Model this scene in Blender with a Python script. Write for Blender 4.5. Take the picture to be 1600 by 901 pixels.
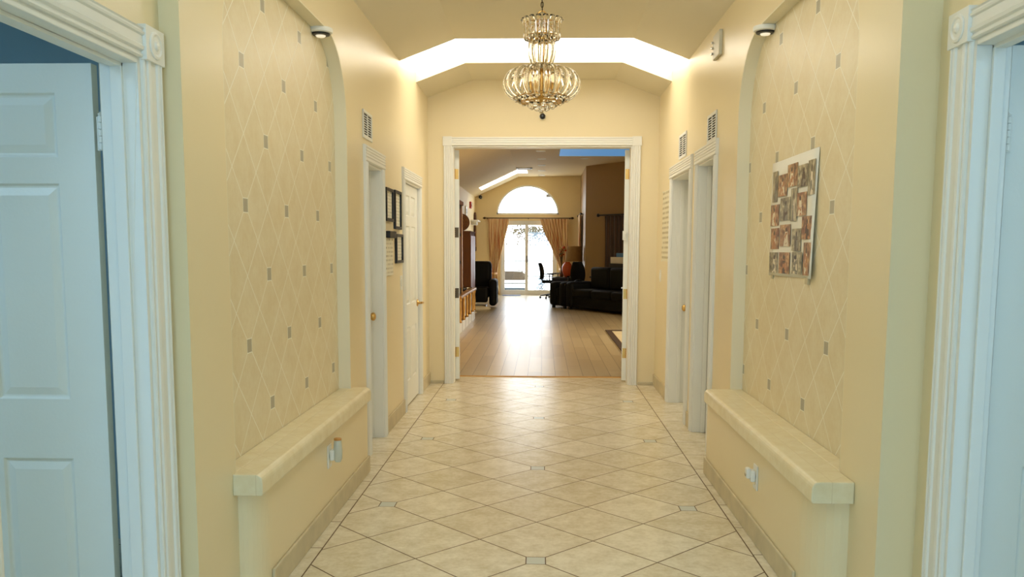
import bpy, bmesh, math, random
from mathutils import Vector, Matrix
random.seed(7)
PI = math.pi
for o in list(bpy.data.objects): bpy.data.objects.remove(o, do_unlink=True)
C = bpy.context.scene.collection

# ------------------------------------------------------------------ camera
cam = bpy.data.cameras.new('camera'); co = bpy.data.objects.new('camera', cam); C.objects.link(co)
cam.sensor_width = 36; cam.lens = 1336.11 * 36 / 1600
cam.shift_x = 0; cam.shift_y = (529.93 - 450.5) / 1600
r_ = (0.9993695755, 0.0353197208, 0.0036012267); d_ = (0.0073016765, -0.1052083410, -0.9944233960); f_ = (-0.0347438777, 0.9938227821, -0.1053999083)
co.matrix_world = Matrix(((r_[0], -d_[0], -f_[0], 0), (r_[1], -d_[1], -f_[1], 0), (r_[2], -d_[2], -f_[2], 1.35), (0, 0, 0, 1)))
cam.clip_start = .05
bpy.context.scene.camera = co

# ------------------------------------------------------------------ light, exposure
sc = bpy.context.scene
sc.view_settings.view_transform = 'Standard'; sc.view_settings.look = 'None'
sc.view_settings.gamma = 1; sc.view_settings.use_curve_mapping = False
sc.view_settings.exposure = -0.06
w = bpy.data.worlds.new('sky'); sc.world = w; w.use_nodes = True
bg = w.node_tree.nodes['Background']; bg.inputs[0].default_value = (.86, .94, 1, 1); bg.inputs[1].default_value = 8.5

def area(name, loc, rot, sx, sy, power, color, portal=False, spread=180):
    l = bpy.data.lights.new(name, 'AREA'); l.shape = 'RECTANGLE'; l.size = sx; l.size_y = sy
    l.energy = power; l.color = color; l.spread = math.radians(spread)
    o = bpy.data.objects.new(name, l); C.objects.link(o); o.location = loc; o.rotation_euler = rot
    if portal:
        try: l.cycles.is_portal = True
        except Exception: C.objects.unlink(o)
    return o
WARM = (1.0, .95, .86); COOL = (.50, .74, 1.0)
SKYLIGHT_E = 4.5
# added cool light from behind the camera, no glazing built there
area('cool_fill_behind_camera', (0, -2.45, 1.4), (PI/2, 0, 0), 1.9, 1.9, 70, (.36, .64, 1.0))
# unseen warm light at the hall ceiling above the niches
area('unseen_hall_warm_light', (0, 3.6, 2.95), (0, 0, 0), 1.0, 1.6, 6, WARM)
for y_, p_ in ((3.3, 9), (4.6, 6.5)):     # point lights added to brighten the ceiling, no fixtures here
    l_ = bpy.data.lights.new('hall_fill', 'POINT'); l_.energy = p_; l_.color = WARM; l_.shadow_soft_size = .12
    o_ = bpy.data.objects.new('hall_fill', l_); C.objects.link(o_); o_.location = (0, y_, 2.74)
area('foyer_cool_fill', (0, .8, 2.95), (0, 0, 0), .8, .8, 12, COOL)  # cool light added above the camera, no fixture built
# side rooms
area('side_room_light', (-2.6, 1.2, 2.5), (0, 0, 0), .9, .9, 27, (.5, .76, 1.0))
area('side_room_light', (2.6, 1.2, 2.5), (0, 0, 0), .9, .9, 25, (.55, .8, 1.0))
# portals at the garden windows
area('garden_door_portal', (-.4, 25.3, 1.1), (-PI/2, 0, 0), 1.9, 2.1, 1, (1, 1, 1), True)
area('arch_window_portal', (-.43, 25.3, 2.75), (-PI/2, 0, 0), 1.9, .9, 1, (1, 1, 1), True)
# warm light added out of view to brighten the living room
area('living_side_fill', (3.8, 13, 1.6), (PI/2, 0, PI/2), 3.0, 1.8, 170, (1, .88, .66))

# ------------------------------------------------------------------ helpers
def lin(c):
    out = []
    for v in c:
        v /= 255
        out.append(v / 12.92 if v <= .04045 else ((v + .055) / 1.055) ** 2.4)
    return (*out, 1)

def nn(nt, t, **kw):
    n = nt.nodes.new(t)
    for k, v in kw.items(): setattr(n, k, v)
    return n
class G:
    """small maths builder on a node tree"""
    def __init__(s, nt): s.nt = nt
    def m(s, op, a, b=None, c=None, clamp=False):
        n = nn(s.nt, 'ShaderNodeMath', operation=op); n.use_clamp = clamp
        for i, v in enumerate((a, b, c)):
            if v is None: continue
            if isinstance(v, (int, float)): n.inputs[i].default_value = v
            else: s.nt.links.new(v, n.inputs[i])
        return n.outputs[0]
    def mix(s, f, a, b):
        n = nn(s.nt, 'ShaderNodeMix', data_type='RGBA')
        if isinstance(f, (int, float)): n.inputs[0].default_value = f
        else: s.nt.links.new(f, n.inputs[0])
        for i, v in ((6, a), (7, b)):
            if isinstance(v, tuple): n.inputs[i].default_value = v
            else: s.nt.links.new(v, n.inputs[i])
        return n.outputs[2]
    def noise(s, vec, scale, detail=3, rough=.5):
        n = nn(s.nt, 'ShaderNodeTexNoise'); n.inputs['Scale'].default_value = scale
        n.inputs['Detail'].default_value = detail; n.inputs['Roughness'].default_value = rough
        if vec is not None: s.nt.links.new(vec, n.inputs['Vector'])
        return n.outputs['Fac']
def base_mat(name):
    m = bpy.data.materials.new(name); m.use_nodes = True
    nt = m.node_tree; b = nt.nodes['Principled BSDF']
    tc = nn(nt, 'ShaderNodeTexCoord')
    return m, nt, b, tc, G(nt)
def bump(nt, b, h, strength, dist=.01):
    n = nn(nt, 'ShaderNodeBump'); n.inputs['Strength'].default_value = strength; n.inputs['Distance'].default_value = dist
    nt.links.new(h, n.inputs['Height']); nt.links.new(n.outputs[0], b.inputs['Normal'])
def mat(name, col, rough=.5, metal=0, var=.06, scale=6, bmp=0, bscale=200, trans=0, ior=1.45, emit=0, spec=.5, stretch=None, coat=0):
    m, nt, b, tc, g = base_mat(name)
    c = lin(col); vec = tc.outputs['Object']
    if stretch:
        mp = nn(nt, 'ShaderNodeMapping'); mp.inputs['Scale'].default_value = stretch
        nt.links.new(vec, mp.inputs[0]); vec = mp.outputs[0]
    dk = tuple(x * (1 - var) for x in c[:3]) + (1,); lt = tuple(min(1, x * (1 + var)) for x in c[:3]) + (1,)
    nt.links.new(g.mix(g.noise(vec, scale), dk, lt), b.inputs['Base Color'])
    b.inputs['Roughness'].default_value = rough; b.inputs['Metallic'].default_value = metal
    b.inputs['Transmission Weight'].default_value = trans; b.inputs['IOR'].default_value = ior
    b.inputs['Specular IOR Level'].default_value = spec; b.inputs['Coat Weight'].default_value = coat
    if emit:
        b.inputs['Emission Color'].default_value = c; b.inputs['Emission Strength'].default_value = emit
    if bmp: bump(nt, b, g.noise(vec, bscale, 4), bmp)
    return m

def tile_mat(name, ax, ay, ox, oy, du, dv, N, colA, colB, grout, dotc, gw, dotr, rough, border=None, gbump=.5, tv=.16):
    """square tiles laid on the diagonal, small square insets where every N-th joint crosses"""
    m, nt, b, tc, g = base_mat(name)
    sp = nn(nt, 'ShaderNodeSeparateXYZ'); nt.links.new(tc.outputs['Object'], sp.inputs[0])
    X, Y = sp.outputs[ax], sp.outputs[ay]
    u = g.m('DIVIDE', g.m('SUBTRACT', X, ox), du); v = g.m('DIVIDE', g.m('SUBTRACT', Y, oy), dv)
    a = g.m('ADD', u, v); bb = g.m('SUBTRACT', u, v)
    def near(t, k):
        return g.m('SUBTRACT', t, g.m('MULTIPLY', g.m('ROUND', g.m('DIVIDE', t, k)), k))
    da = g.m('ABSOLUTE', near(a, 1)); db = g.m('ABSOLUTE', near(bb, 1))
    dl = g.m('MULTIPLY', g.m('MINIMUM', da, db), du / math.sqrt(2))
    line = g.m('LESS_THAN', dl, gw)
    ea, eb = near(a, N), near(bb, N)
    su = g.m('ABSOLUTE', g.m('MULTIPLY', g.m('ADD', ea, eb), .5 * du)); sv = g.m('ABSOLUTE', g.m('MULTIPLY', g.m('SUBTRACT', ea, eb), .5 * dv))
    sm = g.m('MAXIMUM', su, sv)
    indot = g.m('LESS_THAN', sm, dotr); ring = g.m('LESS_THAN', sm, dotr + gw * 1.6)
    # colour per tile and marbling
    cmb = nn(nt, 'ShaderNodeCombineXYZ'); nt.links.new(g.m('FLOOR', a), cmb.inputs[0]); nt.links.new(g.m('FLOOR', bb), cmb.inputs[1])
    wn = nn(nt, 'ShaderNodeTexWhiteNoise', noise_dimensions='2D'); nt.links.new(cmb.outputs[0], wn.inputs[0])
    n1 = g.noise(tc.outputs['Object'], 9, 6, .65); n2 = g.noise(tc.outputs['Object'], 42, 4, .6)
    f = g.m('ADD', g.m('MULTIPLY', n1, .9), g.m('ADD', g.m('MULTIPLY', n2, .5), g.m('MULTIPLY_ADD', wn.outputs[0], tv, .225 - tv / 2)))
    f = g.m('MULTIPLY_ADD', f, 2.8, -2.09, clamp=True)
    col = g.mix(f, lin(colB), lin(colA))
    gr = g.m('MAXIMUM', line, ring)
    if border:
        bx, step = border[0], border[1]
        off = g.m('ABSOLUTE', g.m('SUBTRACT', X, ox)); out = g.m('GREATER_THAN', off, bx)
        bl = g.m('LESS_THAN', g.m('ABSOLUTE', g.m('SUBTRACT', off, bx)), gw)
        cj = g.m('LESS_THAN', g.m('ABSOLUTE', g.m('MULTIPLY', near(g.m('DIVIDE', Y, step), 1), step)), gw)
        gr = g.m('MAXIMUM', bl, g.m('ADD', g.m('MULTIPLY', gr, g.m('SUBTRACT', 1, out)), g.m('MULTIPLY', cj, out)))
        indot = g.m('MULTIPLY', indot, g.m('SUBTRACT', 1, out))
    col = g.mix(gr, col, lin(grout)); col = g.mix(indot, col, lin(dotc))
    nt.links.new(col, b.inputs['Base Color'])
    h = g.m('MULTIPLY', gr, g.m('SUBTRACT', 1, indot))
    nt.links.new(g.m('MULTIPLY_ADD', h, .4, rough), b.inputs['Roughness'])
    bump(nt, b, g.m('MULTIPLY_ADD', n2, .12, g.m('SUBTRACT', 1, h)), gbump, .003)
    return m

class MB:
    def __init__(s, f=None): s.bm = bmesh.new(); s.f = f
    def verts(s, pts): return [s.bm.verts.new(p) for p in pts]
    def face(s, vs):
        try: return s.bm.faces.new(vs)
        except ValueError: return None
    def box(s, x0, x1, y0, y1, z0, z1):
        v = s.verts([(x, y, z) for x in (x0, x1) for y in (y0, y1) for z in (z0, z1)])
        for q in ((0, 1, 3, 2), (4, 6, 7, 5), (0, 4, 5, 1), (2, 3, 7, 6), (0, 2, 6, 4), (1, 5, 7, 3)): s.face([v[i] for i in q])
        return s
    def prism(s, pts, axis, a, b):
        def P(p, t): return {0: (t, p[0], p[1]), 1: (p[0], t, p[1]), 2: (p[0], p[1], t)}[axis]
        A = s.verts([P(p, a) for p in pts]); B = s.verts([P(p, b) for p in pts]); n = len(pts)
        s.face(A[::-1]); s.face(B)
        for i in range(n): s.face([A[i], A[(i + 1) % n], B[(i + 1) % n], B[i]])
        return s
    def tube(s, pts, r, seg=8, caps=True):
        pts = [Vector(p) for p in pts]; rings = []; R = r if isinstance(r, (list, tuple)) else [r] * len(pts)
        ref = None
        for i, p in enumerate(pts):
            t = (pts[min(i + 1, len(pts) - 1)] - pts[max(i - 1, 0)]).normalized()
            if ref is None:
                ref = t.orthogonal().normalized()
            ref = (ref - t * ref.dot(t)).normalized(); b = t.cross(ref)
            rings.append(s.verts([p + (ref * math.cos(k * 2 * PI / seg) + b * math.sin(k * 2 * PI / seg)) * R[i] for k in range(seg)]))
        for a, b in zip(rings, rings[1:]):
            for k in range(seg): s.face([a[k], a[(k + 1) % seg], b[(k + 1) % seg], b[k]])
        if caps: s.face(rings[0][::-1]); s.face(rings[-1])
        return s
    def lathe(s, prof, c=(0, 0, 0), seg=20, axis=2):
        rings = []
        for r, z in prof:
            ring = []
            for k in range(seg):
                a = 2 * PI * k / seg; x, y = r * math.cos(a), r * math.sin(a)
                q = {2: (x, y, z), 1: (x, z, y), 0: (z, x, y)}[axis]
                ring.append((c[0] + q[0], c[1] + q[1], c[2] + q[2]))
            rings.append(s.verts(ring))
        for a, b in zip(rings, rings[1:]):
            for k in range(seg): s.face([a[k], a[(k + 1) % seg], b[(k + 1) % seg], b[k]])
        s.face(rings[0][::-1]); s.face(rings[-1])
        return s
    def ball(s, c, r, seg=12, rings=8, sz=1):
        prof = [(max(1e-4, r * math.sin(PI * i / rings)), -r * sz * math.cos(PI * i / rings)) for i in range(rings + 1)]
        return s.lathe(prof, c, seg)
    def grid(s, rows, closed=False):
        V = [s.verts(r) for r in rows]
        for a, b in zip(V, V[1:]):
            n = len(a)
            for k in range(n if closed else n - 1): s.face([a[k], a[(k + 1) % n], b[(k + 1) % n], b[k]])
        return s
    def build(s, name, m, parent=None, smooth=False, bevel=0, seg=2, solid=0, sub=0, weld=True, auto=None):
        if s.f:
            for v in s.bm.verts: v.co = Vector(s.f(*v.co))
        org = Vector(parent.get('_o', (0, 0, 0))) if parent else Vector((0, 0, 0))
        for v in s.bm.verts: v.co -= org
        if weld: bmesh.ops.remove_doubles(s.bm, verts=s.bm.verts, dist=1e-6)
        bmesh.ops.recalc_face_normals(s.bm, faces=s.bm.faces)
        me = bpy.data.meshes.new(name); s.bm.to_mesh(me); s.bm.free()
        me.materials.append(m)
        if smooth:
            for p in me.polygons: p.use_smooth = True
            if auto:
                try: me.set_sharp_from_angle(angle=math.radians(auto))
                except Exception: pass
        o = bpy.data.objects.new(name, me); C.objects.link(o)
        if parent: o.parent = parent; o['_o'] = tuple(org)
        if solid:
            q = o.modifiers.new('solid', 'SOLIDIFY'); q.thickness = solid; q.offset = 0
        if bevel:
            q = o.modifiers.new('bevel', 'BEVEL'); q.width = bevel; q.segments = seg; q.limit_method = 'ANGLE'; q.angle_limit = math.radians(35)
        if sub:
            q = o.modifiers.new('sub', 'SUBSURF'); q.levels = sub; q.render_levels = sub
        return o
def tag(o, label, cat=None, group=None, kind=None):
    o['label'] = label
    if cat: o['category'] = cat
    if group: o['group'] = group
    if kind: o['kind'] = kind
    return o
def empty(name, loc, label, cat, group=None, kind=None):
    o = bpy.data.objects.new(name, None); C.objects.link(o); o.location = loc; o['_o'] = tuple(loc); o.empty_display_size = .1
    return tag(o, label, cat, group, kind)
def copy_tree(o, parent=None):
    c = o.copy(); C.objects.link(c)
    if parent: c.parent = parent
    for ch in list(o.children): copy_tree(ch, c)
    return c

# ------------------------------------------------------------------ materials
WALLC = (240, 223, 181)
M = {}
M['wall'] = mat('cream_wall_paint', WALLC, .30, var=.02, scale=2, bmp=.04, bscale=130)
M['ceil'] = mat('cream_ceiling_paint', (234, 224, 196), .7, var=.02, scale=2, bmp=.1, bscale=160)
M['reveal'] = mat('pale_reveal_paint', (242, 232, 200), .45, var=.02, scale=2)
M['trim'] = mat('white_gloss_trim_paint', (240, 238, 228), .45, var=.015, scale=3)
M['door'] = mat('white_door_paint', (238, 238, 228), .38, var=.015, scale=3, bmp=.05, bscale=90)
M['room'] = mat('side_room_paint', (168, 196, 210), .6, var=.02)
M['floor'] = tile_mat('cream_diagonal_floor_tile', 0, 1, -.0191, 3.604, .527, .527, 3, (238, 228, 202), (214, 200, 166), (100, 74, 38), (210, 212, 198), .0030, .040, .25, border=(.965, .372))
M['tileL'] = tile_mat('cream_diagonal_wall_tile', 1, 2, 3.735, .664, .2795, .2855, 2, (238, 225, 190), (230, 213, 172), (253, 248, 230), (182, 174, 148), .0022, .027, .38, gbump=.25, tv=.08)
M['tileR'] = tile_mat('cream_diagonal_wall_tile_right', 1, 2, 3.911, .645, .291, .2935, 2, (238, 225, 190), (230, 213, 172), (253, 248, 230), (182, 174, 148), .0022, .027, .38, gbump=.25, tv=.08)
M['brass'] = mat('polished_brass', (206, 166, 96), .28, 1, var=.1, scale=30)
M['chrome'] = mat('brushed_nickel', (200, 198, 190), .25, 1)
M['black'] = mat('black_plastic', (22, 22, 24), .35)
M['dark'] = mat('dark_void', (12, 10, 8), .9)
M['white'] = mat('white_plastic', (240, 238, 226), .35)
M['leather'] = mat('black_leather', (9, 10, 11), .6, var=.2, scale=8, bmp=.2, bscale=40, spec=.22)
M['glass'] = mat('clear_acrylic', (255, 251, 240), .03, trans=1, ior=1.46, var=.0)
M['paper'] = mat('white_paper', (244, 240, 226), .6)
M['ledge'] = None
def emis(name, col, s):
    return mat(name, col, .6, emit=s, var=0)

def ledge_mat():
    m, nt, b, tc, g = base_mat('cream_marble_ledge_tile')
    sp = nn(nt, 'ShaderNodeSeparateXYZ'); nt.links.new(tc.outputs['Object'], sp.inputs[0])
    n = g.noise(tc.outputs['Object'], 14, 5, .6)
    X, Y = sp.outputs[0], sp.outputs[1]
    u = g.m('DIVIDE', g.m('ADD', X, Y), .2); v = g.m('DIVIDE', g.m('SUBTRACT', X, Y), .2)
    def nr(t): return g.m('ABSOLUTE', g.m('SUBTRACT', t, g.m('ROUND', t)))
    ln = g.m('LESS_THAN', g.m('MINIMUM', nr(u), nr(v)), .012)
    ax = g.m('ABSOLUTE', X); ins = g.m('GREATER_THAN', ax, 1.045)
    edge = g.m('LESS_THAN', g.m('ABSOLUTE', g.m('SUBTRACT', ax, 1.045)), .0016)
    gr = g.m('MAXIMUM', g.m('MULTIPLY', ln, ins), edge)
    c = g.mix(g.m('MULTIPLY_ADD', n, 2, -.6, clamp=True), lin((232, 216, 172)), lin((246, 236, 204)))
    c = g.mix(gr, c, lin((228, 212, 170)))
    nt.links.new(c, b.inputs['Base Color']); b.inputs['Roughness'].default_value = .3
    bump(nt, b, g.m('SUBTRACT', n, gr), .12, .003)
    return m
M['ledge'] = ledge_mat()
M['skirt'] = mat('beige_tile_skirting', (206, 192, 156), .4, var=.22, scale=9, bmp=.05, bscale=30)

def plank_mat():
    m, nt, b, tc, g = base_mat('greige_wood_planks')
    sp = nn(nt, 'ShaderNodeSeparateXYZ'); nt.links.new(tc.outputs['Object'], sp.inputs[0])
    X, Y = sp.outputs[0], sp.outputs[1]
    u = g.m('DIVIDE', X, .148); iu = g.m('FLOOR', u)
    wn = nn(nt, 'ShaderNodeTexWhiteNoise', noise_dimensions='1D'); nt.links.new(iu, wn.inputs['W'])
    v = g.m('ADD', g.m('DIVIDE', Y, 1.3), g.m('MULTIPLY', wn.outputs[0], 5)); iv = g.m('FLOOR', v)
    def nr(t, k): return g.m('MULTIPLY', g.m('ABSOLUTE', g.m('SUBTRACT', t, g.m('ROUND', t))), k)
    ln = g.m('MAXIMUM', g.m('LESS_THAN', nr(u, .148), .0022), g.m('LESS_THAN', nr(v, 1.3), .0022))
    cb = nn(nt, 'ShaderNodeCombineXYZ'); nt.links.new(iu, cb.inputs[0]); nt.links.new(iv, cb.inputs[1])
    w2 = nn(nt, 'ShaderNodeTexWhiteNoise', noise_dimensions='2D'); nt.links.new(cb.outputs[0], w2.inputs[0])
    mp = nn(nt, 'ShaderNodeMapping'); mp.inputs['Scale'].default_value = (30, 1.6, 1); nt.links.new(tc.outputs['Object'], mp.inputs[0])
    gn = g.noise(mp.outputs[0], 1.5, 5, .6)
    f = g.m('ADD', g.m('MULTIPLY', w2.outputs[0], .55), g.m('MULTIPLY', gn, .6), clamp=True)
    c = g.mix(f, lin((168, 152, 120)), lin((208, 194, 162))); c = g.mix(ln, c, lin((92, 78, 54)))
    nt.links.new(c, b.inputs['Base Color']); nt.links.new(g.m('MULTIPLY_ADD', gn, .10, .25), b.inputs['Roughness'])
    bump(nt, b, g.m('SUBTRACT', gn, g.m('MULTIPLY', ln, 2)), .12, .002)
    return m
M['plank'] = plank_mat()

# ------------------------------------------------------------------ shell of the hall
WL, WR = -1.13, 1.125          # hall wall faces
HALL = 'wall'
def shell(name, mb, m, label, cat='wall', **k):
    return tag(mb.build(name, m, **k), label, cat, kind='structure')

shell('floor', MB().box(-3.7, 3.7, -2.7, 8.98, -.1, 0), M['floor'], 'cream stone tile floor of the hall, laid diagonally with small grey insets', 'floor')
shell('floor', MB().box(-2.3, 4.2, 8.98, 25.12, -.1, 0), M['plank'], 'greige wood plank floor of the living room beyond the double doorway', 'floor')
shell('trim_1', MB().prism([(8.955, 0), (8.965, .008), (9.0, .008), (9.01, 0)], 0, -.9, .88), mat('golden_oak_strip', (196, 150, 84), .4, var=.15, scale=20), 'thin golden wood threshold strip between hall tile and wood planks', 'threshold')

def arch_wall(side, X0, X1, y0, y1, n0, n1, zb, zt, R, zwall, op):
    """wall with an arch-headed niche; op = list of (ya, yb, zh) door recesses"""
    mb = MB(); xb = X1 + side * .20
    def col(a, b, lo, hi, xa=X0, xc=xb):
        mb.box(min(xa, xc), max(xa, xc), a, b, lo, hi)
    col(y0, n0, 0, zwall, X0, X1 + side * .11 - (side * .0)); 
    col(n0, n1, 0, zb)
    K = 14; ys = [n0 + R * (1 - math.cos(i * PI / 2 / K)) for i in range(K + 1)]
    zs = [zt - R + R * math.sin(i * PI / 2 / K) for i in range(K + 1)]
    ys += [n1 - R * (1 - math.sin(i * PI / 2 / K)) for i in range(K + 1)]; zs += [zt - R + R * math.cos(i * PI / 2 / K) for i in range(K + 1)]
    for i in range(len(ys) - 1):
        if ys[i + 1] - ys[i] < 1e-5: continue
        pts = [(ys[i], zs[i]), (ys[i + 1], zs[i + 1]), (ys[i + 1], zwall), (ys[i], zwall)]
        mb.prism(pts, 0, X0, X1)
    yy = n1
    for ya, yb, zh in op:
        col(yy, ya, 0, zwall); col(ya, yb, zh, zwall); col(ya, yb, 0, zh, X1 + side * .14, xb); yy = yb
    col(yy, y1, 0, zwall)
    return mb
NL0, NL1, NR0, NR1 = 3.06, 4.985, 3.19, 5.09
mb = arch_wall(-1, WL, -1.20, 2.70, 8.5, NL0, NL1, .50, 2.49, .42, 2.90, [(5.505, 6.005, 1.895), (6.99, 7.85, 1.90)])
shell('wall_left', mb, M['wall'], 'left cream hall wall with arch-headed niche and two white doors')
mb = arch_wall(1, WR, 1.195, 2.82, 8.5, NR0, NR1, .50, 2.515, .42, 2.90, [(5.70, 6.30, 1.955), (6.63, 7.54, 1.955)])
shell('wall_right', mb, M['wall'], 'right cream hall wall with arch-headed niche and two white door frames')
shell('wall_niche_left', MB().box(-1.40, -1.201, NL0 - .02, NL1 + .02, .45, 2.6), M['tileL'], 'diagonally tiled back of the left wall niche with grey square insets', 'tile panel')
shell('wall_niche_right', MB().box(1.196, 1.395, NR0 - .02, NR1 + .02, .45, 2.6), M['tileR'], 'diagonally tiled back of the right wall niche behind the photo poster', 'tile panel')
# pale painted far jamb, rounded head and near jamb of each niche
def reveal(side, X0, X1, n0, n1, zb, zt, R):
    mb = MB(); t = .006; path = [(n0, zb)]; K = 14
    path += [(n0 + R * (1 - math.cos(i * PI / 2 / K)), zt - R + R * math.sin(i * PI / 2 / K)) for i in range(K + 1)]
    path += [(n1 - R * (1 - math.sin(i * PI / 2 / K)), zt - R + R * math.cos(i * PI / 2 / K)) for i in range(K + 1)]
    path += [(n1, zb)]
    cy = (n0 + n1) / 2; inn = [(y + (t if y < cy - .3 else -t if y > cy + .3 else 0), z - (t if z > zt - R else 0)) for y, z in path]
    rows = []
    for (y, z), (yi, zi) in zip(path, inn):
        rows.append([(X0, y, z), (X0, yi, zi), (X1, yi, zi), (X1, y, z)])
    mb.grid(rows, closed=True); return mb
tag(reveal(-1, WL - .0005, -1.201, NL0, NL1, .52, 2.49, .42).build('trim_2', M['reveal'], smooth=True, auto=35), 'pale painted reveal lining the left arch-headed niche', 'niche trim', kind='structure')
tag(reveal(1, WR + .0005, 1.196, NR0, NR1, .52, 2.515, .42).build('trim_3', M['reveal'], smooth=True, auto=35), 'pale painted reveal lining the right arch-headed niche', 'niche trim', kind='structure')

def low_wall(xf, xw, y0, y1):
    s = 1 if xw > xf else -1; R = abs(xw - xf) * .98
    arc = [(xf + s * R * (1 - math.cos(i * PI / 16)), y0 + 1.6 * R * (1 - math.sin(i * PI / 16))) for i in range(9)]
    return MB().prism([(xw, y1), (xf, y1)] + arc + [(xw, y0)], 2, 0, .45)
# projecting low walls under the ledges, ledges
shell('wall_left_low', low_wall(-1.05, -1.13, 3.075, 5.055), M['wall'], 'low cream wall projecting under the left tiled ledge', 'low wall')
shell('wall_right_low', low_wall(1.0, 1.125, 3.075, 5.115), M['wall'], 'low cream wall projecting under the right tiled ledge', 'low wall')
def ledge(side, xf, xw, xt, y0, y1, n0, n1, label, name):
    z0, z1 = .442, .522; s = side; r = .028
    prof = [(xt, z0), (xt, z1)]
    prof += [(xf + s * r - s * r * math.sin(a * PI / 2 / 5), z1 - r + r * math.cos(a * PI / 2 / 5)) for a in range(6)]
    prof += [(xf, z0 + .006), (xf + s * .006, z0)]
    mb = MB()
    # body in front of the wall face over the full length, tongue reaching back inside the niche
    body = [(xw, z0), (xw, z1)] + prof[2:]
    mb.prism(body, 1, y0, y1)
    mb.box(min(xw, xt), max(xw, xt), n0 + .002, n1 - .002, z1 - .02, z1)
    return shell(name, mb, M['ledge'], label, 'ledge', bevel=.004)
ledge(-1, -1.02, -1.131, -1.20, 3.03, 5.03, NL0, NL1, 'cream marble tiled ledge under the left wall niche', 'trim_4')
ledge(1, .972, 1.124, 1.195, 3.03, 5.085, NR0, NR1, 'cream marble tiled ledge under the right wall niche', 'trim_5')

def skirt(name, x0, x1, y0, y1, label, h=.115):
    ax = 1 if abs(y1 - y0) > abs(x1 - x0) else 0
    mb = MB().box(x0, x1, y0, y1, 0, h)
    return shell(name, mb, M['skirt'], label, 'baseboard', bevel=.005)
skirt('baseboard_left', -1.05, -1.036, 3.20, 5.06, 'beige tile baseboard along the low wall under the left ledge', .10)
skirt('baseboard_right', .986, 1.0, 3.27, 5.12, 'beige tile baseboard along the low wall under the right ledge', .10)
skirt('baseboard_left', -1.13, -1.116, 6.085, 6.91, 'beige tile baseboard on the left wall below the framed pictures')
skirt('baseboard_left', -1.13, -1.116, 7.93, 8.49, 'beige tile baseboard on the left wall in the far corner')
skirt('baseboard_right', 1.111, 1.125, 7.625, 8.49, 'beige tile baseboard on the right wall below the printed notice')
skirt('baseboard_right', 1.111, 1.125, 6.40, 6.535, 'short beige tile baseboard piece between the two right door frames')
skirt('baseboard_back', -1.116, -.98, 8.486, 8.50, 'beige tile baseboard left of the double doorway', .03)
skirt('baseboard_back', .965, 1.111, 8.486, 8.50, 'beige tile baseboard right of the double doorway', .03)

# ceiling of the hall: sloped sides, flat middle, cut by a skylight strip
def ceil_prof(z=0, X=1.40):
    k = .165 / .44
    return [(-X, 2.81 - (X - 1.13) * k + z), (-.69, 2.975 + z), (.69, 2.975 + z), (X, 2.81 - (X - 1.13) * k + z)]
def ceil_seg(mb, y0, y1):
    lo = ceil_prof(); hi = ceil_prof(.35)
    mb.prism(lo + hi[::-1], 1, y0, y1)
mb = MB(); ceil_seg(mb, -2.7, 6.86); ceil_seg(mb, 7.73, 8.5)
shell('ceiling', mb, M['ceil'], 'cream vaulted hall ceiling with sloped sides and flat centre', 'ceiling')
mb = MB(); lo = ceil_prof(.10, 1.35); hi = ceil_prof(.13, 1.35); mb.prism(lo + hi[::-1], 1, 6.861, 7.729)
shell('window_1', mb, emis('skylight_diffuser', (255, 250, 240), SKYLIGHT_E), 'glowing skylight strip wrapping across the vaulted hall ceiling', 'skylight')

# end wall with the double doorway (living room on its other side)
DX0, DX1, DZ = -.893, .868, 2.347
mb = MB(); mb.box(-2.2, DX0, 8.5, 8.65, 0, 3.5).box(DX1, 4.1, 8.5, 8.65, 0, 3.5).box(DX0, DX1, 8.5, 8.65, DZ, 3.5)
shell('wall_back', mb, M['wall'], 'cream end wall of the hall around the wide double doorway')
# near walls with the blue-white side doors, foyer behind the camera
NW = 1.195
NWR = 1.25
mb = MB(); mb.box(-1.305, -NW, 2.556, 2.70, 0, 2.9).box(-1.305, -NW, 1.78, 2.556, 1.905, 2.9).box(-1.305, -NW, -2.6, 1.78, 0, 2.9)
shell('wall_left_near', mb, M['wall'], 'left cream wall around the open side door nearest the camera')
mb = MB(); mb.box(NWR, 1.345, 2.60, 2.82, 0, 2.9).box(NWR, 1.345, 1.77, 2.60, 1.955, 2.9).box(NWR, 1.345, -2.6, 1.77, 0, 2.9)
shell('wall_right_near', mb, M['wall'], 'right cream wall around the open side door nearest the camera')
shell('wall_front', MB().box(-3.7, 3.7, -2.7, -2.6, 0, 2.9), M['wall'], 'cream entrance wall behind the camera')
for s, n in ((-1, 'left'), (1, 'right')):
    mb = MB(); a, b = sorted((s * 3.6, s * 3.7)); mb.box(a, b, -.6, 3.9, 0, 2.7)
    a, b = sorted((s * 1.35, s * 3.6)); mb.box(a, b, -.7, -.6, 0, 2.7)
    a, b = sorted((s * 1.41, s * 3.6)); mb.box(a, b, 3.8, 3.9, 0, 2.7)
    shell('wall_' + n + '_room', mb, M['room'], 'pale blue-grey walls of the ' + n + ' side room', 'wall')
    a, b = sorted((s * 1.41, s * 3.7)); shell('ceiling', MB().box(a, b, -.7, 3.9, 2.6, 2.7), M['room'], 'pale blue-grey ceiling of the ' + n + ' side room', 'ceiling')

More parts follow.
